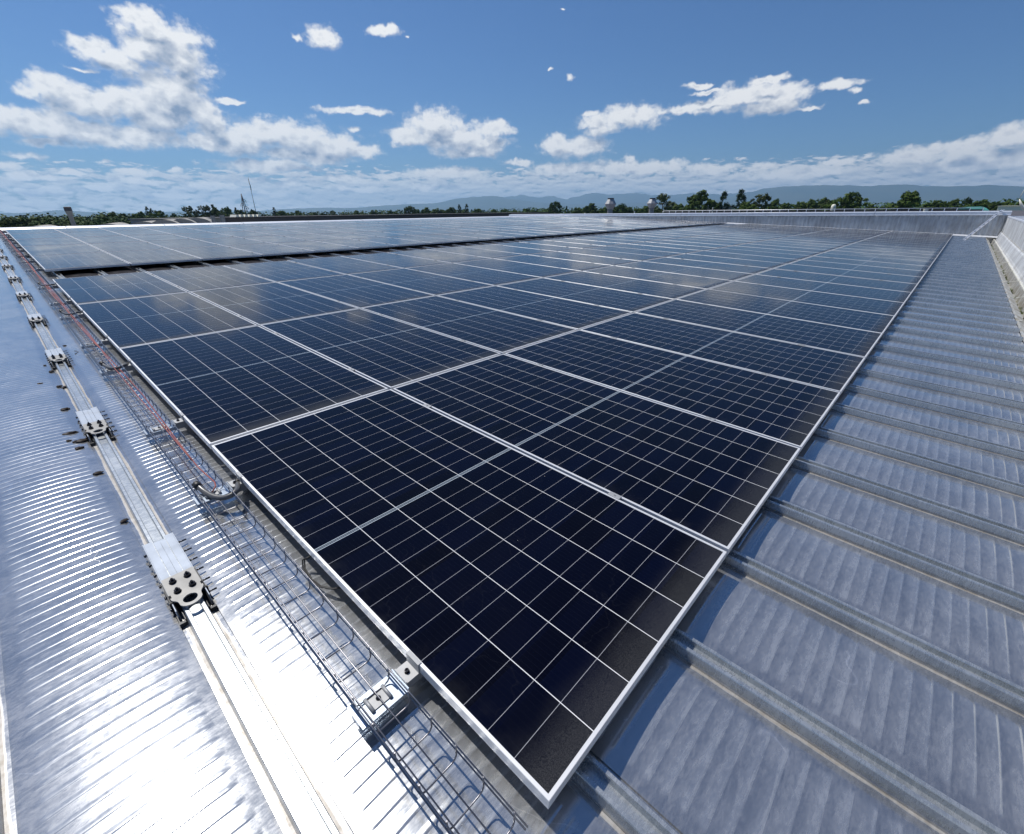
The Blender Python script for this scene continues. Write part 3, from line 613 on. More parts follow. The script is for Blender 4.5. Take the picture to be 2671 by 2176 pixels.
# ------------------------------------------------------------------ seam anchors (lifeline brackets)
def make_anchor():
    a = empty('roof_anchor', 'x', 'roof anchor', group='roof anchors clamped on the seam left of the tray')
    z = .046                                            # seam top above pan level (local z = 0)
    mb = MB()
    for x0, x1, y0, y1, dz in ((-.455, -.05, -.050, -.0225, .004), (-.43, -.05, -.0195, .0005, .010), (-.425, -.05, .0015, .0195, .0085), (-.462, -.05, .0225, .050, .005)):
        mb.box(x0, x1, y0, y1, z, z + dz)
    mb.box(-.45, -.04, -.0215, .0215, z - .003, z - .0005)
    mb.box(-.46, .02, -.0535, -.0505, .004, z + .004); mb.box(-.462, .02, .0505, .0535, .004, z + .005)
    mb.build('base_plate', m_plate, a)
    # ring plate outline, same count for hole
    out = []; hole = []
    N = 48; cx = 0.0; r = .0215
    def outline(t):
        # superposed: rectangle x -.165..-.03, |y|<.05 ; shoulders sweep in to the lug of radius .037
        ang = 2 * math.pi * t
        return ang
    half = [(.037, 0), (.0355, .011), (.031, .021), (.024, .0285), (.014, .034), (.003, .0345), (-.008, .036), (-.017, .0405), (-.024, .0465), (-.032, .0505), (-.045, .0515), (-.165, .0515), (-.165, .025), (-.165, 0)]
    full = half + [(x, -y) for x, y in reversed(half[1:-1])]
    for x, y in full:
        a2 = math.atan2(y, x); out.append((x, y)); hole.append((r * 1.05 * math.cos(a2), r * 1.05 * math.sin(a2)))
    mb = MB(); mb.plate(out, hole, z + .0105, z + .0155)
    sp2 = mb.build('ring_plate', m_steel, a)
    for x in (-.125, -.062):
        for y in (-.0235, .0235):
            mb = MB(); mb.lathe([(.0125, 0), (.0125, .0022), (.0095, .0022), (.0095, .0035), (.0098, .0036), (.0098, .0110), (.0078, .0128), (.0045, .0128), (.0045, .0190), (.003, .0205)], 6 * 2, (x, y, z + .0155)); mb.build('bolt', m_bolt, sp2)
    for s in (-1, 1):
        mb = MB()   # cast leg beside the lug, an open frame down to the pan
        mb.box(-.16, .052, s * .0545 - .002, s * .0545 + .002, .002, .012); mb.box(-.16, -.03, s * .0545 - .002, s * .0545 + .002, z - .004, z + .0095)
        M = Matrix.Translation((.0, s * .047, z + .004)) @ Matrix.Rotation(-.62, 4, 'Y').to_4x4()
        mb.box(-.03, .07, -.0035, .0035, -.006, .004, Matrix.Translation((-.03, s * .05, z + .002)) @ Matrix.Rotation(.58, 4, 'Y'))
        mb.box(.045, .056, s * .0485 - .010, s * .0485 + .010, .002, .018)
        mb.box(-.035, -.027, s * .0545 - .006, s * .0545 + .006, .002, z + .008)
        mb.box(-.03, .05, s * .037 - .0015, s * .037 + .0015, .004, .026)
        mb.build('leg', m_dark, a)
    for i in range(6):
        x = -.41 + .077 * i
        mb = MB(); mb.tube([(x, .050, .026), (x, .084, .026)], .0034, 8); mb.tube([(x, .0537, .026), (x, .0580, .026)], .0062, 6)
        mb.tube([(x, -.0570, .026), (x, -.0640, .026)], .0062, 8); mb.tube([(x, -.064, .026), (x, -.052, .026)], .0034, 8)
        mb.build('side_bolt', m_bolt, a)
    return a
anc = make_anchor()
AX = [-1.335 - 1.8 * i for i in range(13)]
for i, X in enumerate(AX):
    lab = 'metal roof anchor with ring plate and four bolts, ' + ('nearest the camera on the left seam' if i == 0 else f'{ORD[i + 1]} up the left seam' if i < 12 else 'the last one below the ridge')
    loc = P(X, SY0, -.1245); rot = (0, slope(X), 0)
    if i == 0: anc.location = loc; anc.rotation_euler = rot; anc['label'] = lab
    else: dup(anc, loc, rot, lab)
# ------------------------------------------------------------------ black lumps of debris on the roof
DB = [(-5.61, -.29, .02, 1, 'beside the third anchor on the tray side'), (-5.02, -.475, .016, 1, 'just below the third anchor'), (-4.80, -.455, .026, 1, 'below the third anchor by the seam edge'), (-4.51, -.545, .024, 1.2, 'far out on the left pan beside the seam stretch'), (-4.35, -.45, .024, 1.1, 'left half of a touching pair midway between anchors'), (-4.32, -.425, .027, 1.2, 'right half of a touching pair midway between anchors'), (-3.80, -.475, .030, 1.2, 'above the second anchor beside the seam edge'), (-3.34, -.50,   .026, 2.4, 'long thin one left of the second anchor'), (-3.22, -.52, .022, 1, 'small one furthest left of the second anchor'), (-3.18, -.492, .022, 1.2, 'small one in the middle of the group by the second anchor'), (-3.17, -.462, .032, 1.5, 'largest one touching the second anchor'), (-3.07, -.490, .026, 1.3, 'notched one lowest in the group by the second anchor'), (-2.67, -.463, .024, 1.4, 'lone one between the first and second anchors'), (-2.10, -.452, .020, 1.2, 'lone one above the first anchor on the seam edge'), (-2.45, -.63, .010, 1.5, 'tiny one on the left pan above the first anchor')]
for i, (X, Y, r, asp, where) in enumerate(DB):
    rnd = random.Random(i); bm = bmesh.new(); bmesh.ops.create_icosphere(bm, subdivisions=3, radius=1)
    from mathutils import noise as mn
    for v in bm.verts:
        d = 1 + .5 * mn.noise(v.co * 1.6 + Vector((i * 7, 0, 0))) + .22 * mn.noise(v.co * 4 + Vector((0, i * 3, 0)))
        v.co = Vector((v.co.x * r * .62 * d, v.co.y * r * .62 * d * asp, max(v.co.z, -.25) * r * .30 * d))
    me = bpy.data.meshes.new('debris_lump'); bm.to_mesh(me); bm.free(); me.materials.append(m_debris)
    for pl in me.polygons: pl.use_smooth = True
    o = bpy.data.objects.new('debris_lump', me); COL.objects.link(o); o.location = P(X, Y, -.112 if abs(Y + .381) > .06 else -.119); o.rotation_euler = (0, 0, rnd.uniform(-.5, .5))
    tag(o, 'black sealant crumb, ' + where, 'debris', 'black debris crumbs on the left roof pans')
# a few scraps: white string and wire
mb = MB(); mb.tube([P(-2.0 + .02 * i, -.58 + .012 * math.sin(i * 1.9), -.108) for i in range(9)], .0016, 5)
tag(mb.build('string_scrap', m_flash), 'thin white scrap of string lying on the left roof pan', 'string')
mb = MB(); mb.tube([P(-5.35 + .03 * i, -.25 + .022 * math.sin(i * .9), -.110) for i in range(5)], .002, 5)
tag(mb.build('wire_scrap', m_bolt), 'short bent wire scrap lying between seam and tray', 'wire')

# dark pans added over the roof sheet to blacken the gap between the arrays
m_gap = mat('dark_gap_cover', col=(.008, .007, .010), rough=.8, spec=.1, jitter=.2)
r0 = None
for b in range(1, 59):
    y0 = SY0 + SP * b
    lab = f'dark pan added in the gap, {"nearest the tray" if b == 1 else "furthest from the tray" if b == 58 else "between the seams"}'
    if r0 is None or b in (2,):
        if r0 is None:
            mb = MB(); mb.sweep([(.062 + (SP - .124) * i / 8, -.113 + .0125 * (1 - (2 * i / 8 - 1) ** 2)) for i in range(9)], [(lambda a, h, X=X: P(X, a, h)) for X in (-9.3, -10.2, -11.4)], smooth=True)
            for v in range(len(mb.v)): mb.v[v] = (mb.v[v][0] + 9.3, mb.v[v][1], mb.v[v][2] - zp(-9.3))
            r0 = mb.build('dark_gap_pan', m_gap, None, (-9.3, y0, zp(-9.3))); tag(r0, 'dark pan added in the gap between two roof seams', 'rooflight', 'dark added pans between the two arrays'); continue
    c = r0.copy(); COL.objects.link(c); c.location = (-9.3, y0, zp(-9.3))
# ------------------------------------------------------------------ ground, hills
def ground_fn(T, p):
    geo = T.new('ShaderNodeNewGeometry').outputs['Position']
    v = T.new('ShaderNodeTexVoronoi'); v.inputs['Scale'].default_value = .006; T.put(v.inputs['Vector'], geo)
    n = T.noise(geo, .02, 6, .6)
    c = T.mix(T.sep(v.outputs['Color'])[0], (.05, .09, .025), (.13, .13, .05)); c = T.mix(T.mr(n, .4, .65), c, (.035, .06, .02))
    T.put(p.inputs['Base Color'], c); p.inputs['Roughness'].default_value = .95
m_ground = mat('farmland', ground_fn)
N = 96; mb = MB(); rings = [0, 200, 1000, 4000, 12500]; vs = [(0, 0, -10)]
for r in rings[1:]: vs += [(r * math.cos(2 * math.pi * k / N), r * math.sin(2 * math.pi * k / N), -10) for k in range(N)]
fs = [(0, 1 + k, 1 + (k + 1) % N) for k in range(N)]
for j in range(3): fs += [(1 + j * N + k, 1 + (j + 1) * N + k, 1 + (j + 1) * N + (k + 1) % N, 1 + j * N + (k + 1) % N) for k in range(N)]
mb.add(vs, fs); tag(mb.build('ground', m_ground), kind='structure', label='flat green plain around the halls')
def hill_fn(T, p):
    geo = T.new('ShaderNodeNewGeometry').outputs['Position']
    T.put(p.inputs['Base Color'], T.mix(T.mr(T.noise(geo, .0025, 6, .65), .35, .65), (.03, .055, .035), (.06, .08, .05))); p.inputs['Roughness'].default_value = 1
m_hill = mat('wooded_hillside', hill_fn)
HL1=[(-9000,20,55),(-8997,217,53),(-8986,496,55),(-8965,792,80),(-8949,951,69),(-8931,1105,53),(-8878,1476,40),(-8771,2015,54),(-8634,2537,44),(-8445,3109,49),(-8326,3417,74),(-8071,3982,92),(-7854,4394,82),(-7526,4934,119),(-7302,5260,134),(-7009,5645,154),(-6793,5902,219),(-6570,6151,235),(-6331,6396,256),(-6134,6585,204),(-5773,6904,142),(-5232,7322,103),(-4673,7691,112),(-3822,8147,110),(-3102,8448,143),(-2711,8581,230),(-2568,8625,281),(-2258,8712,304),(-1754,8827,309),(-1268,8910,281),(-789,8965,281),(-397,8991,240),(63,8999,240),(395,8991,214),(682,8974,211)]
HL2=[(-10080,8208,123),(-9755,8592,306),(-9311,9071,371),(-9003,9377,331),(-8654,9700,379),(-8310,9997,312),(-8011,10238,342),(-7751,10436,258),(-7525,10600,334),(-7209,10818,398),(-6861,11041,365),(-6278,11383,388),(-5947,11560,321),(-5475,11790,319),(-5077,11967,361),(-4496,12197,306),(-3882,12406,355),(-2831,12687,288)]
from mathutils import noise as mn
def hills(pts, name, depth, label, wob):
    # resample the crest, then run slopes down towards the viewer and away
    P_ = [Vector(p) for p in pts]; cr = []
    for a, b in zip(P_, P_[1:]):
        n = max(2, int((b - a).length / 45))
        for i in range(n): cr.append(a.lerp(b, i / n))
    cr.append(P_[-1]); K = 12; vs = []
    for p in cr:
        d = Vector((p.x, p.y, 0)).normalized()
        zc_ = p.z + wob * (mn.noise(Vector((p.x * .006, p.y * .006, 0))) + .5 * mn.noise(Vector((p.x * .02, p.y * .02, 3))))
        for j in range(K + 1):
            t = (j - 6) / 6; q = p + d * depth * t
            h = (zc_ + 10) * (1 - abs(t)) ** 1.15 - 10
            h += (zc_ + 10) * .20 * mn.noise(Vector((q.x * .0016, q.y * .0016, 5))) * (1 - abs(t)) * min(1, abs(t) * 3)
            vs.append((q.x, q.y, min(h, zc_)))
    k = K + 1; fs = [(i * k + j, (i + 1) * k + j, (i + 1) * k + j + 1, i * k + j + 1) for i in range(len(cr) - 1) for j in range(K)]
    m_ = MB(); m_.add(vs, fs, True); tag(m_.build(name, m_hill), label, kind='structure')
hills(HL1, 'near_hills', 1400, 'wooded hills along the horizon', 9)
HL2 = [(x * .88, y * .88, 1.24 + (z - 1.24) * .88) for x, y, z in HL2]
hills(HL2, 'far_mountains', 1800, 'jagged mountains behind the nearer hills', 24)
# ------------------------------------------------------------------ trees
def leaf_fn(c1, c2):
    def f(T, p):
        geo = T.new('ShaderNodeNewGeometry').outputs['Position']; r = T.new('ShaderNodeObjectInfo').outputs['Random']
        n = T.noise(geo, .55, 3, .6); c = T.mix(T.mr(n, .35, .65), c1, c2)
        k = T.mr(r, 0, 1, .75, 1.3, smooth=False); c = T.mix(1.0, c, T.comb(k, k, T.m('MULTIPLY', k, .9)), 'MULTIPLY')
        T.put(p.inputs['Base Color'], c); p.inputs['Roughness'].default_value = .6; p.inputs['Specular IOR Level'].default_value = .05
    return f
m_leaf = {'r': mat('leaf_green', leaf_fn((.045, .085, .018), (.095, .135, .032))), 'd': mat('leaf_dark', leaf_fn((.028, .058, .016), (.050, .085, .024))),
          'p': mat('leaf_poplar', leaf_fn((.024, .050, .018), (.045, .072, .026))), 'l': mat('leaf_light', leaf_fn((.06, .085, .03), (.11, .13, .06)))}
m_bark = mat('bark', col=(.09, .07, .05), rough=.9, jitter=.3)
def tree_proto(kind, seed):
    # trunk: unit height from the ground; crown: unit box, width 1, height 1
    rnd = random.Random(seed); tr_ = MB()
    tr_.tube([(0, 0, 0), (.01, 0, .35), (-.01, .01, .7), (0, 0, 1)], [.030, .024, .018, .008], 7)
    for k in range(7):
        a = rnd.uniform(0, 6.28); z = rnd.uniform(.5, .85); L = rnd.uniform(.12, .22) * (1 if kind != 'p' else .35)
        tr_.tube([(0, 0, z), (math.cos(a) * L * .5, math.sin(a) * L * .5, z + .07), (math.cos(a) * L, math.sin(a) * L, z + .16)], [.012, .008, .003], 5)
    clumps = []
    if kind == 'p':
        for i in range(70):
            z = rnd.uniform(.02, .97); w = .40 * min(1, ((1.02 - z) * 3.2)) ** .7 * min(1, z * 3 + .55) * rnd.uniform(.75, 1.1)
            a = rnd.uniform(0, 6.28); rr = w * math.sqrt(rnd.uniform(.1, 1)); clumps.append((rr * math.cos(a), rr * math.sin(a), z, .12, .05))
    elif kind == 'd':
        for i in range(95):
            a = rnd.uniform(0, 6.28); t = rnd.uniform(-.9, 1); w = math.sqrt(max(0, 1 - t * t)); s = rnd.uniform(.5, 1) ** .4
            clumps.append((.43 * w * s * math.cos(a), .43 * w * s * math.sin(a), .5 + .45 * t * s, .10, .09))
    else:
        n = 9 if kind == 'r' else 8
        lobes = [(0, 0, .5, .36)]
        for i in range(n):
            a = 6.28 * i / n + rnd.uniform(-.4, .4); rr = rnd.uniform(.16, .34); lobes.append((rr * math.cos(a), rr * math.sin(a), rnd.uniform(.25, .78) - rr * .35, rnd.uniform(.13, .24)))
        lobes += [(rnd.uniform(-.15, .15), rnd.uniform(-.15, .15), rnd.uniform(.72, .86), rnd.uniform(.10, .17)) for _ in range(3)]
        for i in range(130 if kind == 'r' else 95):
            lx, ly_, lz, lr = rnd.choice(lobes); d = Vector((rnd.gauss(0, 1), rnd.gauss(0, 1), rnd.gauss(0, 1))).normalized() * lr * rnd.uniform(.6, 1.08)
            clumps.append((lx + d.x, ly_ + d.y, min(.98, max(.0, lz + d.z * 1.05)), .07, .07))
    cr = MB(); vs = []; fs = []
    for cx, cy, cz, cw, chh in clumps:
        for k in range(48 if kind != 'l' else 36):
            d = Vector((rnd.gauss(0, 1), rnd.gauss(0, 1), rnd.gauss(0, 1))).normalized()
            s = rnd.uniform(.3, 1.05); c = Vector((cx + d.x * cw * s, cy + d.y * cw * s, cz + d.z * chh * s))
            n = (d + Vector((rnd.gauss(0, .5), rnd.gauss(0, .5), .3))).normalized(); t = n.orthogonal().normalized(); t = Matrix.Rotation(rnd.uniform(0, 6.28), 3, n) @ t; b = n.cross(t)
            w = rnd.uniform(.016, .030); h = w * rnd.uniform(.9, 1.5); zs_ = .45 if kind == 'p' else 1
            o = len(vs)
            for q in (-t * w, -b * h * .6, t * w, b * h): vs.append(c + Vector((q.x * (1.6 if kind == 'p' else 1), q.y * (1.6 if kind == 'p' else 1), q.z * zs_)))
            fs.append((o, o + 1, o + 2, o + 3))
    cr.add(vs, fs); return tr_, cr
protos = {}
for k, ns in (('r', 4), ('d', 2), ('p', 2), ('l', 2)):
    for i in range(ns):
        t, c = tree_proto(k, 100 * ord(k) + i)
        protos[(k, i)] = (t, c, [None])
TR=[(-129.6,2.8,1.3,1.7,'r'),(-124.6,4.0,1.4,1.7,'r'),(-129.5,5.6,1.4,1.7,'r'),(-127.4,6.9,1.5,1.8,'r'),(-129.4,8.2,1.2,1.6,'r'),(-169.1,13.4,0.8,1.3,'r'),(-178.9,15.7,1.2,1.7,'r'),(-168.7,17.7,1.5,2.5,'r'),(-197.9,26.0,2.2,2.2,'r'),(-187.7,26.9,2.6,3.0,'r'),(-197.1,31.2,2.1,2.9,'r'),(-196.7,33.7,2.0,2.3,'r'),(-186.4,34.3,2.5,3.2,'r'),(-196.0,37.8,4.1,1.2,'p'),(-195.8,38.7,3.5,1.2,'p'),(-185.7,38.1,2.9,3.3,'r'),(-233.5,53.5,2.1,2.3,'r'),(-183.8,46.3,3.9,3.3,'l'),(-182.8,50.2,4.4,3.6,'l'),(-191.6,55.6,4.7,1.4,'p'),(-181.8,53.6,3.5,3.2,'r'),(-181.0,56.2,3.8,3.1,'r'),(-189.6,62.1,3.6,1.1,'p'),(-189.3,63.2,3.0,2.6,'r'),(-188.0,66.7,2.9,2.7,'r'),(-213.3,84.6,4.0,1.2,'p'),(-212.5,86.8,2.7,5.0,'r'),(-210.1,92.2,2.8,3.3,'r'),(-234.0,112.2,1.9,3.8,'r'),(-232.6,115.0,1.8,2.8,'r'),(-230.5,119.1,2.8,2.8,'l'),(-224.6,129.8,2.7,3.7,'r'),(-221.1,135.7,2.6,3.3,'r'),(-216.2,143.5,2.7,5.7,'r'),(-178.4,127.8,3.9,3.9,'d'),(-192.2,142.8,2.9,4.6,'r'),(-190.0,145.7,3.4,4.7,'r'),(-187.6,148.8,3.2,5.0,'r'),(-185.2,151.7,2.5,4.7,'r'),(-175.6,147.7,3.5,3.8,'r'),(-172.6,151.2,4.4,1.6,'p'),(-170.4,153.7,4.6,1.7,'p'),(-174.4,164.1,2.7,4.4,'r'),(-177.0,175.7,2.5,5.8,'r'),(-179.5,187.3,1.9,5.6,'r'),(-174.7,191.8,2.4,6.0,'r'),(-164.1,187.8,2.6,5.0,'r'),(-166.4,199.0,2.1,5.6,'r'),(-162.1,202.5,2.0,4.0,'r'),(-122.2,157.6,4.8,3.9,'d'),(-142.4,192.5,3.2,1.5,'p'),(-120.4,171.3,2.7,5.1,'r'),(-110.6,165.9,3.8,5.7,'r'),(-106.3,168.7,2.8,5.0,'r'),(-85.3,146.3,3.1,5.7,'d'),(-96.4,174.5,2.0,4.3,'r'),(-88.0,167.7,2.5,5.4,'r'),(-65.3,134.4,5.3,4.8,'l'),(-69.5,154.5,3.0,5.9,'r'),(-70.0,165.2,2.6,3.7,'r'),(-55.7,138.6,6.0,6.2,'r'),(-50.5,140.6,5.8,2.6,'p'),(-46.6,142.0,6.0,2.6,'p'),(-41.5,133.1,3.0,3.0,'r'),(-40.7,138.6,4.9,4.4,'l'),(-46.4,173.3,4.1,2.8,'r'),(-43.1,174.2,2.8,3.6,'r'),(-42.1,184.7,3.3,3.7,'r'),(-39.1,185.4,3.8,4.1,'r'),(-35.8,186.0,4.3,4.2,'r'),(-30.1,166.8,3.5,2.8,'l'),(-22.9,142.7,4.8,5.2,'r'),(-24.0,198.0,2.0,4.0,'r'),(-18.3,188.6,2.2,5.0,'r'),(-10.1,139.1,4.4,5.1,'r'),(-7.5,169.3,2.8,2.9,'r'),(-5.5,179.4,2.4,2.4,'r'),(-4.1,189.5,3.2,2.9,'r'),(-1.3,189.5,3.5,1.6,'d'),(0.6,179.5,2.5,2.2,'r'),(2.1,189.5,2.8,2.3,'r'),(4.3,189.5,2.3,2.6,'r'),(6.5,189.4,2.3,2.9,'r'),(9.0,189.3,2.3,2.9,'r'),(11.8,189.2,2.4,2.8,'r')]
def near_what(x, y):
    d = math.degrees(math.atan2(-(x - .34), y + .48))
    return d
KIND = {'r': ('leafy_tree', 'rounded green tree'), 'd': ('dense_tree', 'dense domed tree'), 'p': ('poplar_tree', 'narrow dark poplar'), 'l': ('airy_tree', 'pale airy tree')}
rnd = random.Random(3)
SPAN = [(86.5, 'over the leftmost rooftops'), (80, 'behind the barrel roofs at the left'), (74, 'left of the lattice pylon'), (69.5, 'beside the pylon and thin mast'), (64, 'right of the thin mast'), (57, 'beyond the long dark parapet'), (50, 'above the middle of the upper array'), (44, 'left of the two ventilation cowls'), (36, 'near the two ventilation cowls'), (28, 'right of the second ventilation cowl'), (17, 'above the left half of the end wall'), (9, 'above the right half of the end wall'), (4, 'near the green dome'), (-90, 'at the far right corner')]
cnt = {}
TR.sort(key=lambda t: -near_what(t[0], t[1]))
tot = {}
def span(a):
    for lim, s in SPAN:
        if a > lim: return s
    return SPAN[-1][1]
for t in TR:
    key = (t[4], span(near_what(t[0], t[1]))); tot[key] = tot.get(key, 0) + 1
first = {}
for i, (x, y, ztop, w, k) in enumerate(TR):
    ns = 4 if k == 'r' else 2; v = i % ns
    name, desc = KIND[k]; key = (k, span(near_what(x, y))); cnt[key] = cnt.get(key, 0) + 1
    lab = f'{desc} {key[1]}' + (f', {ORD[cnt[key]]} such from left' if tot[key] > 1 else '')
    Wd = w * (1.7 if k in 'rl' else 1.6); vh = ztop - .2
    if k in 'rl': Wd = max(Wd, 5)
    Hc = max(.8 * Wd, vh * 1.25) if k != 'p' else max(3.2 * Wd, vh * 1.7)
    if (k, v) not in first:
        e = empty(name, lab, 'tree', (x, y, -10), (0, 0, rnd.uniform(0, 6.28)), 'trees on the horizon')
        t_, c_, _ = protos[(k, v)]; t_.build('trunk', m_bark, e); c_.build('crown', m_leaf[k], e); first[(k, v)] = e
    else:
        e = dup(first[(k, v)], (x, y, -10), (0, 0, rnd.uniform(0, 6.28)), lab); e.name = name
    for ch in e.children:
        if ch.name.startswith('trunk'): ch.scale = (Wd * 1.2, Wd * 1.2, ztop + 10 - Hc * .35)
        else: ch.scale = (Wd, Wd, Hc); ch.location = (0, 0, ztop + 10 - Hc)
# distant woodland belt that reads as one mass
def belt(az0, az1, D, zt, seed, nt, name, label):
    rnd = random.Random(seed); vs = []; fs = []
    for i in range(nt):
        a = R(rnd.uniform(az0, az1)); d = D * rnd.uniform(.9, 1.15); top = zt + rnd.uniform(-1.6, .5); r = rnd.uniform(2.5, 5)
        cx, cy = -math.sin(a) * d, math.cos(a) * d
        for k in range(int(80 * 240 / D)):
            q = Vector((rnd.gauss(0, 1), rnd.gauss(0, 1), rnd.gauss(0, 1))).normalized()
            c = Vector((cx + q.x * r, cy + q.y * r, top - r + q.z * r)); n = (q + Vector((rnd.gauss(0, .5), rnd.gauss(0, .5), .3))).normalized(); t = n.orthogonal().normalized(); b = n.cross(t); w = rnd.uniform(.3, .7) * D / 290
            o = len(vs); vs += [c - t * w, c - b * w, c + t * w, c + b * w]; fs.append((o, o + 1, o + 2, o + 3))
    m_ = MB(); m_.add(vs, fs); tag(m_.build(name, m_leaf['d']), label, 'woodland', kind='stuff')
belt(-8, 43, 240, 2.6, 1, 330, 'woodland', 'continuous belt of woodland behind the end wall')
belt(43, 75, 290, 2.3, 2, 260, 'woodland', 'low continuous woodland beyond the upper array')
belt(74, 96, 210, 1.5, 3, 190, 'woodland', 'low dark woodland at the far left')
belt(82.0, 97, 130, 1.55, 4, 90, 'woodland', 'dense dark wood at the left edge')
# ------------------------------------------------------------------ neighbouring roofs
m_dk = mat('dark_parapet', col=(.085, .08, .085), rough=.7, jitter=.15)
m_conc = mat('grey_concrete', col=(.33, .32, .29), rough=.85, jitter=.15)
m_white = mat('white_sheet_roof', col=(.82, .80, .68), rough=.5, jitter=.05)
m_green = mat('green_sheet', col=(.10, .42, .33), rough=.5, jitter=.08)
m_tile = mat('clay_tiles', col=(.30, .17, .11), rough=.8, jitter=.15)
def far(u, az, D, z): a = R(az); return Vector((.344 - math.sin(a) * D, -.478 + math.cos(a) * D, z))
def block(name, label, p0, p1, depth, ztop, m, cap=None, cat='building'):
    p0, p1 = Vector((*p0, 0)), Vector((*p1, 0)); d = (p1 - p0).normalized(); n = Vector((-d.y, d.x, 0))
    if n.dot((p0 + p1) / 2) < 0: n = -n
    L = (p1 - p0).length; c = empty(name, label, cat, (p0.x, p0.y, -10), (0, 0, math.atan2(d.y, d.x)))
    s = 1 if (Matrix.Rotation(-math.atan2(d.y, d.x), 3, 'Z') @ n).y > 0 else -1
    mb = MB(); mb.box(0, L, *sorted((0, s * depth)), 0, ztop + 10 - .08); mb.build('wall', m, c)
    mb = MB(); y = sorted((-s * .12, s * (depth + .1)))
    mb.box(-.1, L + .1, *y, ztop + 10 - .078, ztop + 10); mb.build('roof', cap or m, c)
    return c, s, L
def azD(az, D): a = R(az); return (.344 - math.sin(a) * D, -.478 + math.cos(a) * D)
b1, s1, L1 = block('long_hall', 'long neighbouring hall with dark flat parapet beyond the upper array', azD(73.0, 58), azD(38.5, 92), 9, 1.02, m_dk, m_dk)
b2, s2, L2 = block('light_hall', 'neighbouring hall with pale grey parapet left of the dark one', azD(76.9, 55), azD(73.1, 57.6), 7, 1.0, m_conc, m_conc)
b3, s3, L3 = block('low_hall', 'low dark hall carrying the barrel vaults at the left', azD(96, 44), azD(77.2, 52), 30, -.35, m_dk, m_dk)
b4, s4, L4 = block('rear_hall', 'dark hall behind the end wall carrying the cowls and railing', (-40, 37), (9, 37), 60, .55, m_dk, m_dk)
# barrel vaults
bv = None
for i, (az, wd, D, zt) in enumerate([(87.0, 1.9, 45, .72), (82.2, 1.9, 46, .78), (79.6, 2.0, 48, .86), (78.0, 2.1, 48, .96), (76.9 - .35, 2.0, 50, 1.0), (75.4, 2.4, 52, 1.06)]):
    p = azD(az, D); lab = ['barrel vaulted rooflight at the very top of the cable tray', 'barrel vaulted rooflight standing alone left of the tapered shaft', 'barrel vaulted rooflight just right of the tapered shaft', 'barrel vaulted rooflight, second right of the tapered shaft', 'barrel vaulted rooflight, third right of the tapered shaft', 'widest barrel vaulted rooflight, beside the pale hall'][i]
    if bv is None:
        bv = empty('barrel_vault', lab, 'rooflight', (*p, 0), group='barrel vaulted rooflights on the left roofs'); mb = MB(); r0 = []
        for k in range(13): a = math.pi * (.12 + .76 * k / 12); r0.append((math.cos(a) * 1.08, (math.sin(a) - .36) * .78))
        mb.sweep(r0, [(lambda a, h, Y=Y: Vector((a, Y, h))) for Y in (0, 8)], smooth=True); mb.build('vault_shell', m_conc, bv)
        mb = MB(); mb.add([(a, .012, h) for a, h in r0] + [(a, 7.99, h) for a, h in r0], [tuple(range(13)), tuple(reversed(range(13, 26)))]); mb.box(-1.12, 1.12, 0, 8, -.9, -.002); mb.build('vault_end', m_conc, bv); e = bv
    else: e = dup(bv, (*p, 0), None, lab)
    e.location.z = zt - .5; e.rotation_euler = (0, 0, R(az - 6)); e.scale = (wd / 2, 1, .95)
# ventilation cowls
def cowl(D_, az, ztop, label, sc=1.0, n=8):
    p = azD(az, D_); c = empty('ventilation_cowl', label, 'roof vent', (*p, ztop - 1.9 * sc), (0, 0, .3), 'galvanised ventilation cowls')
    c.scale = (sc, sc, sc)
    mb = MB(); mb.lathe([(.29, -.1), (.29, .78)], 12); mb.lathe([(.31, .76), (.31, .80)], 12); mb.build('shaft', m_steel, c)
    mb = MB(); mb.lathe([(.29, .80), (.60, 1.27), (.615, 1.34)], n); mb.build('lower_cone', m_clad, c)
    mb = MB(); mb.lathe([(.615, 1.342), (.33, 1.78)], n); mb.build('hood', m_alu, c)
    mb = MB(); mb.lathe([(.335, 1.782), (.345, 1.90)], n); mb.build('cap', m_dk, c); return c
cowl(54.4, 31.6, 2.40, 'galvanised ventilation cowl on a grey shaft, the left and clearer of the pair')
cowl(61.9, 27.1, 2.48, 'galvanised ventilation cowl on a pale shaft, the right one in front of a tree')
ts = azD(84.45, 50); t_ = empty('tapered_shaft', 'tapered grey concrete shaft flaring to a dark box top among the left roofs', 'chimney', (*ts, .55), (0, 0, .6)); t_.scale = (.46, .46, .88)
mb = MB(); mb.lathe([(.36, -.4), (.30, .55), (.34, .85), (.50, 1.22)], 6); mb.build('shaft', m_conc, t_)
mb = MB(); mb.lathe([(.50, 1.225), (.50, 1.52), (.40, 1.56)], 6); mb.build('top_box', m_dk, t_)
# small roof clutter
for i, (az, D, z0, z1, w, lab, m) in enumerate([(73.9, 50, .85, 1.15, .32, 'small grey vent box on the left roofs, left of a matching one', m_steel), (73.1, 50, .85, 1.20, .36, 'small grey vent box on the left roofs, right of a matching one', m_steel), (34.4, 50, .5, .98, .12, 'thin pale stub pipe left of the first cowl', m_white), (28.9, 58, .5, 1.05, .12, 'pale stub pipe between the two cowls', m_white), (20.8, 56, .5, 1.35, .10, 'pale stub pipe above the railing', m_white), (3.0, 52, .5, 1.0, .3, 'small white vent stub behind the end wall at the right', m_white)]):
    p = azD(az, D); c = empty('roof_stub', lab, 'vent stub', (*p, z0)); mb = MB(); mb.lathe([(w * .5, -.5), (w * .5, z1 - z0)], 10); mb.build('pipe', m, c); mb = MB(); mb.lathe([(w * .62, z1 - z0), (w * .62, z1 - z0 + .04)], 10); mb.build('cap', m, c)
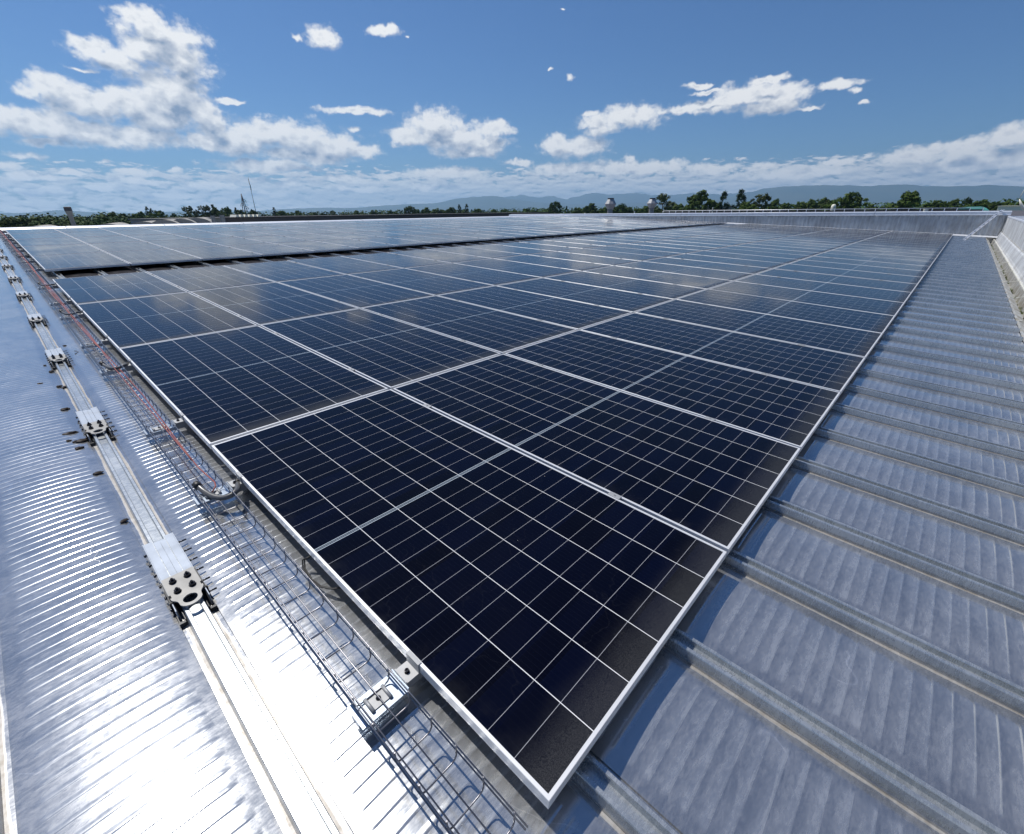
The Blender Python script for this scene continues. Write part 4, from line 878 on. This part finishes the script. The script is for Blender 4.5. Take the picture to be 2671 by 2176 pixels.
sk = empty('skylight_row', 'row of small white rooflight kerbs on the parapet below the pylon', 'rooflight', (*azD(71.6, 56), 1.02))
d = (Vector(azD(69.4, 57.5)) - Vector(azD(71.6, 56))); sk.rotation_euler = (0, 0, math.atan2(d.y, d.x))
for k in range(6):
    mb = MB(); x = d.length * k / 5.6; mb.sweep([(x - .22, 0), (x - .10, .22), (x + .10, .22), (x + .22, 0)], [(lambda a, h, Y=Y: Vector((a, Y, h))) for Y in (.2, 1.2)], closed=True); mb.build('kerb', m_white, sk)
# railing behind the end wall
rg = empty('roof_railing', 'long low pale railing with close posts behind the end wall', 'railing', (-27, 56, .55))
mb = MB(); mb.tube([(0, 0, .52), (28, 0, .52)], .035, 5); mb.tube([(0, 0, .27), (28, 0, .27)], .015, 4); mb.build('handrail', m_flash, rg)
mb0 = MB(); mb0.tube([(0, 0, 0), (0, 0, .52)], .035, 5); p0 = mb0.build('post', m_flash, rg)
for k in range(1, 36): q = p0.copy(); COL.objects.link(q); q.location = (28 * k / 35, 0, 0)
mb = MB(); mb.box(0, 28, .4, .45, 0, .42); mb.build('dark_board', m_dk, rg)
# lattice pylon and mast
m_pyl = mat('pylon_steel', col=(.12, .12, .13), rough=.6, metal=.4)
py = empty('lattice_pylon', 'grey lattice power pylon above the left tree line', 'pylon', (*azD(70.95, 230), -10), (0, 0, .5))
mb = MB(); H = 18.9
for sx in (-1, 1):
    for sy in (-1, 1): mb.tube([(sx * 2.0, sy * 2.0, 0), (sx * .45, sy * .45, 13.8), (0, 0, H)], .13, 4)
mb.build('leg', m_pyl, py)
mb = MB()
zs = [0, 3, 5.6, 8, 10, 11.8, 13.2]
for a, b in zip(zs, zs[1:]):
    wa, wb = 2 - 1.55 * a / 13.8, 2 - 1.55 * b / 13.8
    for s in (-1, 1):
        mb.tube([(-wa, s * wa, a), (wb, s * wb, b)], .06, 3); mb.tube([(wa, s * wa, a), (-wb, s * wb, b)], .06, 3); mb.tube([(s * wa, -wa, a), (s * wb, wb, b)], .06, 3); mb.tube([(s * wa, wa, a), (s * wb, -wb, b)], .06, 3)
mb.build('bracing', m_pyl, py)
for z, s, L in ((16.6, 1, 1.5), (15.2, -1, 1.5), (14.0, 1, 2.0)):
    mb = MB(); mb.tube([(0, 0, z), (s * L * .6, 0, z + .25), (s * L, 0, z - .5)], .09, 4); mb.tube([(0, 0, z - .7), (s * L, 0, z - .5)], .05, 4); mb.tube([(s * L, 0, z - .5), (s * L, 0, z - 1.1)], .07, 5); mb.build('arm', m_pyl, py)
ma = empty('radio_mast', 'tall thin radio mast with small aerials beside the pylon', 'mast', (*azD(70.0, 180), -10))
mb = MB(); mb.tube([(0, 0, 0), (0, 0, 12), (0, 0, 21.2)], [.12, .09, .05], 6); mb.build('pole', m_pyl, ma)
mb = MB(); mb.tube([(.15, 0, 18.2), (.15, 0, 19.9)], .12, 6); mb.tube([(-.12, 0, 19.9), (-.12, 0, 21.4)], .08, 5); mb.tube([(.0, 0, 21.2), (0, 0, 22)], .03, 4); mb.build('aerial', m_pyl, ma)
for i, (az, D, h) in enumerate([(49.8, 420, 4.2), (48.9, 440, 3.2), (29.8, 500, 5.0), (8.9, 420, 4.5)]):
    m2 = empty('thin_mast', ['faint thin mast above the middle tree line, left of a shorter one', 'faint short mast above the middle tree line', 'faint thin mast between the two cowls', 'faint lattice mast behind the big right hand trees'][i], 'mast', (*azD(az, D), -10))
    mb = MB(); mb.tube([(0, 0, 0), (0, 0, 10 + h)], [.3, .12], 4); mb.build('pole', m_pyl, m2)
    mb = MB(); mb.tube([(-.9, 0, 8.6 + h), (.9, 0, 8.6 + h)], .1, 4); mb.build('crossarm', m_pyl, m2)
# right-hand far buildings
def arch(name, label, az, D, rx, rz, zb, length, m, rot):
    c = empty(name, label, 'building', (*azD(az, D), zb), (0, 0, rot)); mb = MB(); pr = [(rx * math.cos(math.pi * k / 20), rz * math.sin(math.pi * k / 20)) for k in range(21)]
    mb.sweep(pr, [(lambda a, h, Y=Y: Vector((a, Y, h))) for Y in (0, length)], smooth=True); mb.build('roof_shell', m, c)
    mb = MB(); mb.add([(a, .05, h) for a, h in pr] + [(a, length - .05, h) for a, h in pr], [tuple(range(21)), tuple(reversed(range(21, 42)))]); mb.build('end_panel', m, c); return c
arch('green_dome_hall', 'small arched green roof standing among the trees at the right', .55, 130, 3.3, 6.0, -5.0, 16, m_green, -.15)
wr = block('white_roof_shed', 'shed with bright cream roof at the far right edge', azD(-1.5, 118), azD(-7.5, 118), 20, 1.15, m_white, m_white)[0]
block('small_house', 'small pale house with grey roof between the right hand trees', azD(5.0, 150), azD(4.2, 150), 8, 2.2, m_conc, m_steel)
block('tiled_house', 'low house with clay tiled roof seen between the two poplars', azD(21.4, 155), azD(18.9, 155), 10, 2.0, m_conc, m_tile)
block('green_roof_hall', 'low hall with pale green roof behind the end wall', azD(16.2, 64), azD(14.0, 64), 12, 1.02, m_green, m_conc)
tk = empty('white_tank', 'small white tank standing left of the largest right hand tree', 'tank', (*azD(9.95, 120), -1.2)); mb = MB(); mb.lathe([(.42, 0), (.42, 2.7), (.28, 2.95), (.05, 3.0)], 14, smooth=True); mb.build('shell', m_white, tk)
mb = MB(); mb.lathe([(.44, 2.3), (.44, 2.38)], 14); mb.build('hoop', m_steel, tk)
# hooped white pipe at the right edge
hp = empty('white_hoop', 'curved white pipe hoop standing against the hills at the right edge', 'hoop', (*azD(-3.1, 40), .74), (0, 0, R(0)))
mb = MB(); pts = [(-.10, 0, 1.47), (-.22, 0, 1.42), (-.33, 0, 1.28), (-.36, 0, 1.10), (-.39, 0, .82)]; mb.tube([(1.4, 0, 1.48)] + pts, [.012, .03, .035, .02, .015, .015], 8); mb.build('hoop_pipe', m_white, hp)
mb = MB(); mb.tube([(-.38, 0, .80), (-.24, 0, .55), (-.08, 0, .34), (.10, 0, .27), (.5, 0, .27), (1.4, 0, .27)], [.02, .06, .07, .03, .02, .02], 8); mb.build('lower_pipe', m_white, hp)
mb = MB(); mb.tube([(1.1, 0, -.1), (1.1, 0, 1.48)], .03, 8); mb.build('post', m_steel, hp)
# ------------------------------------------------------------------ haze
hz = MB(); hz.box(-12600, 12600, -12600, 12600, -11, 440)
m_hz = bpy.data.materials.new('haze'); m_hz.use_nodes = True; T = NT(m_hz.node_tree); T.n.clear()
pv = T.new('ShaderNodeVolumePrincipled'); pv.inputs['Color'].default_value = (.42, .70, 1.0, 1); pv.inputs['Density'].default_value = .00013; pv.inputs['Anisotropy'].default_value = .3
oo = T.new('ShaderNodeOutputMaterial'); T.l.new(pv.outputs[0], oo.inputs['Volume'])
tag(hz.build('haze', m_hz), 'thin blue summer haze over the plain', 'haze', kind='stuff')
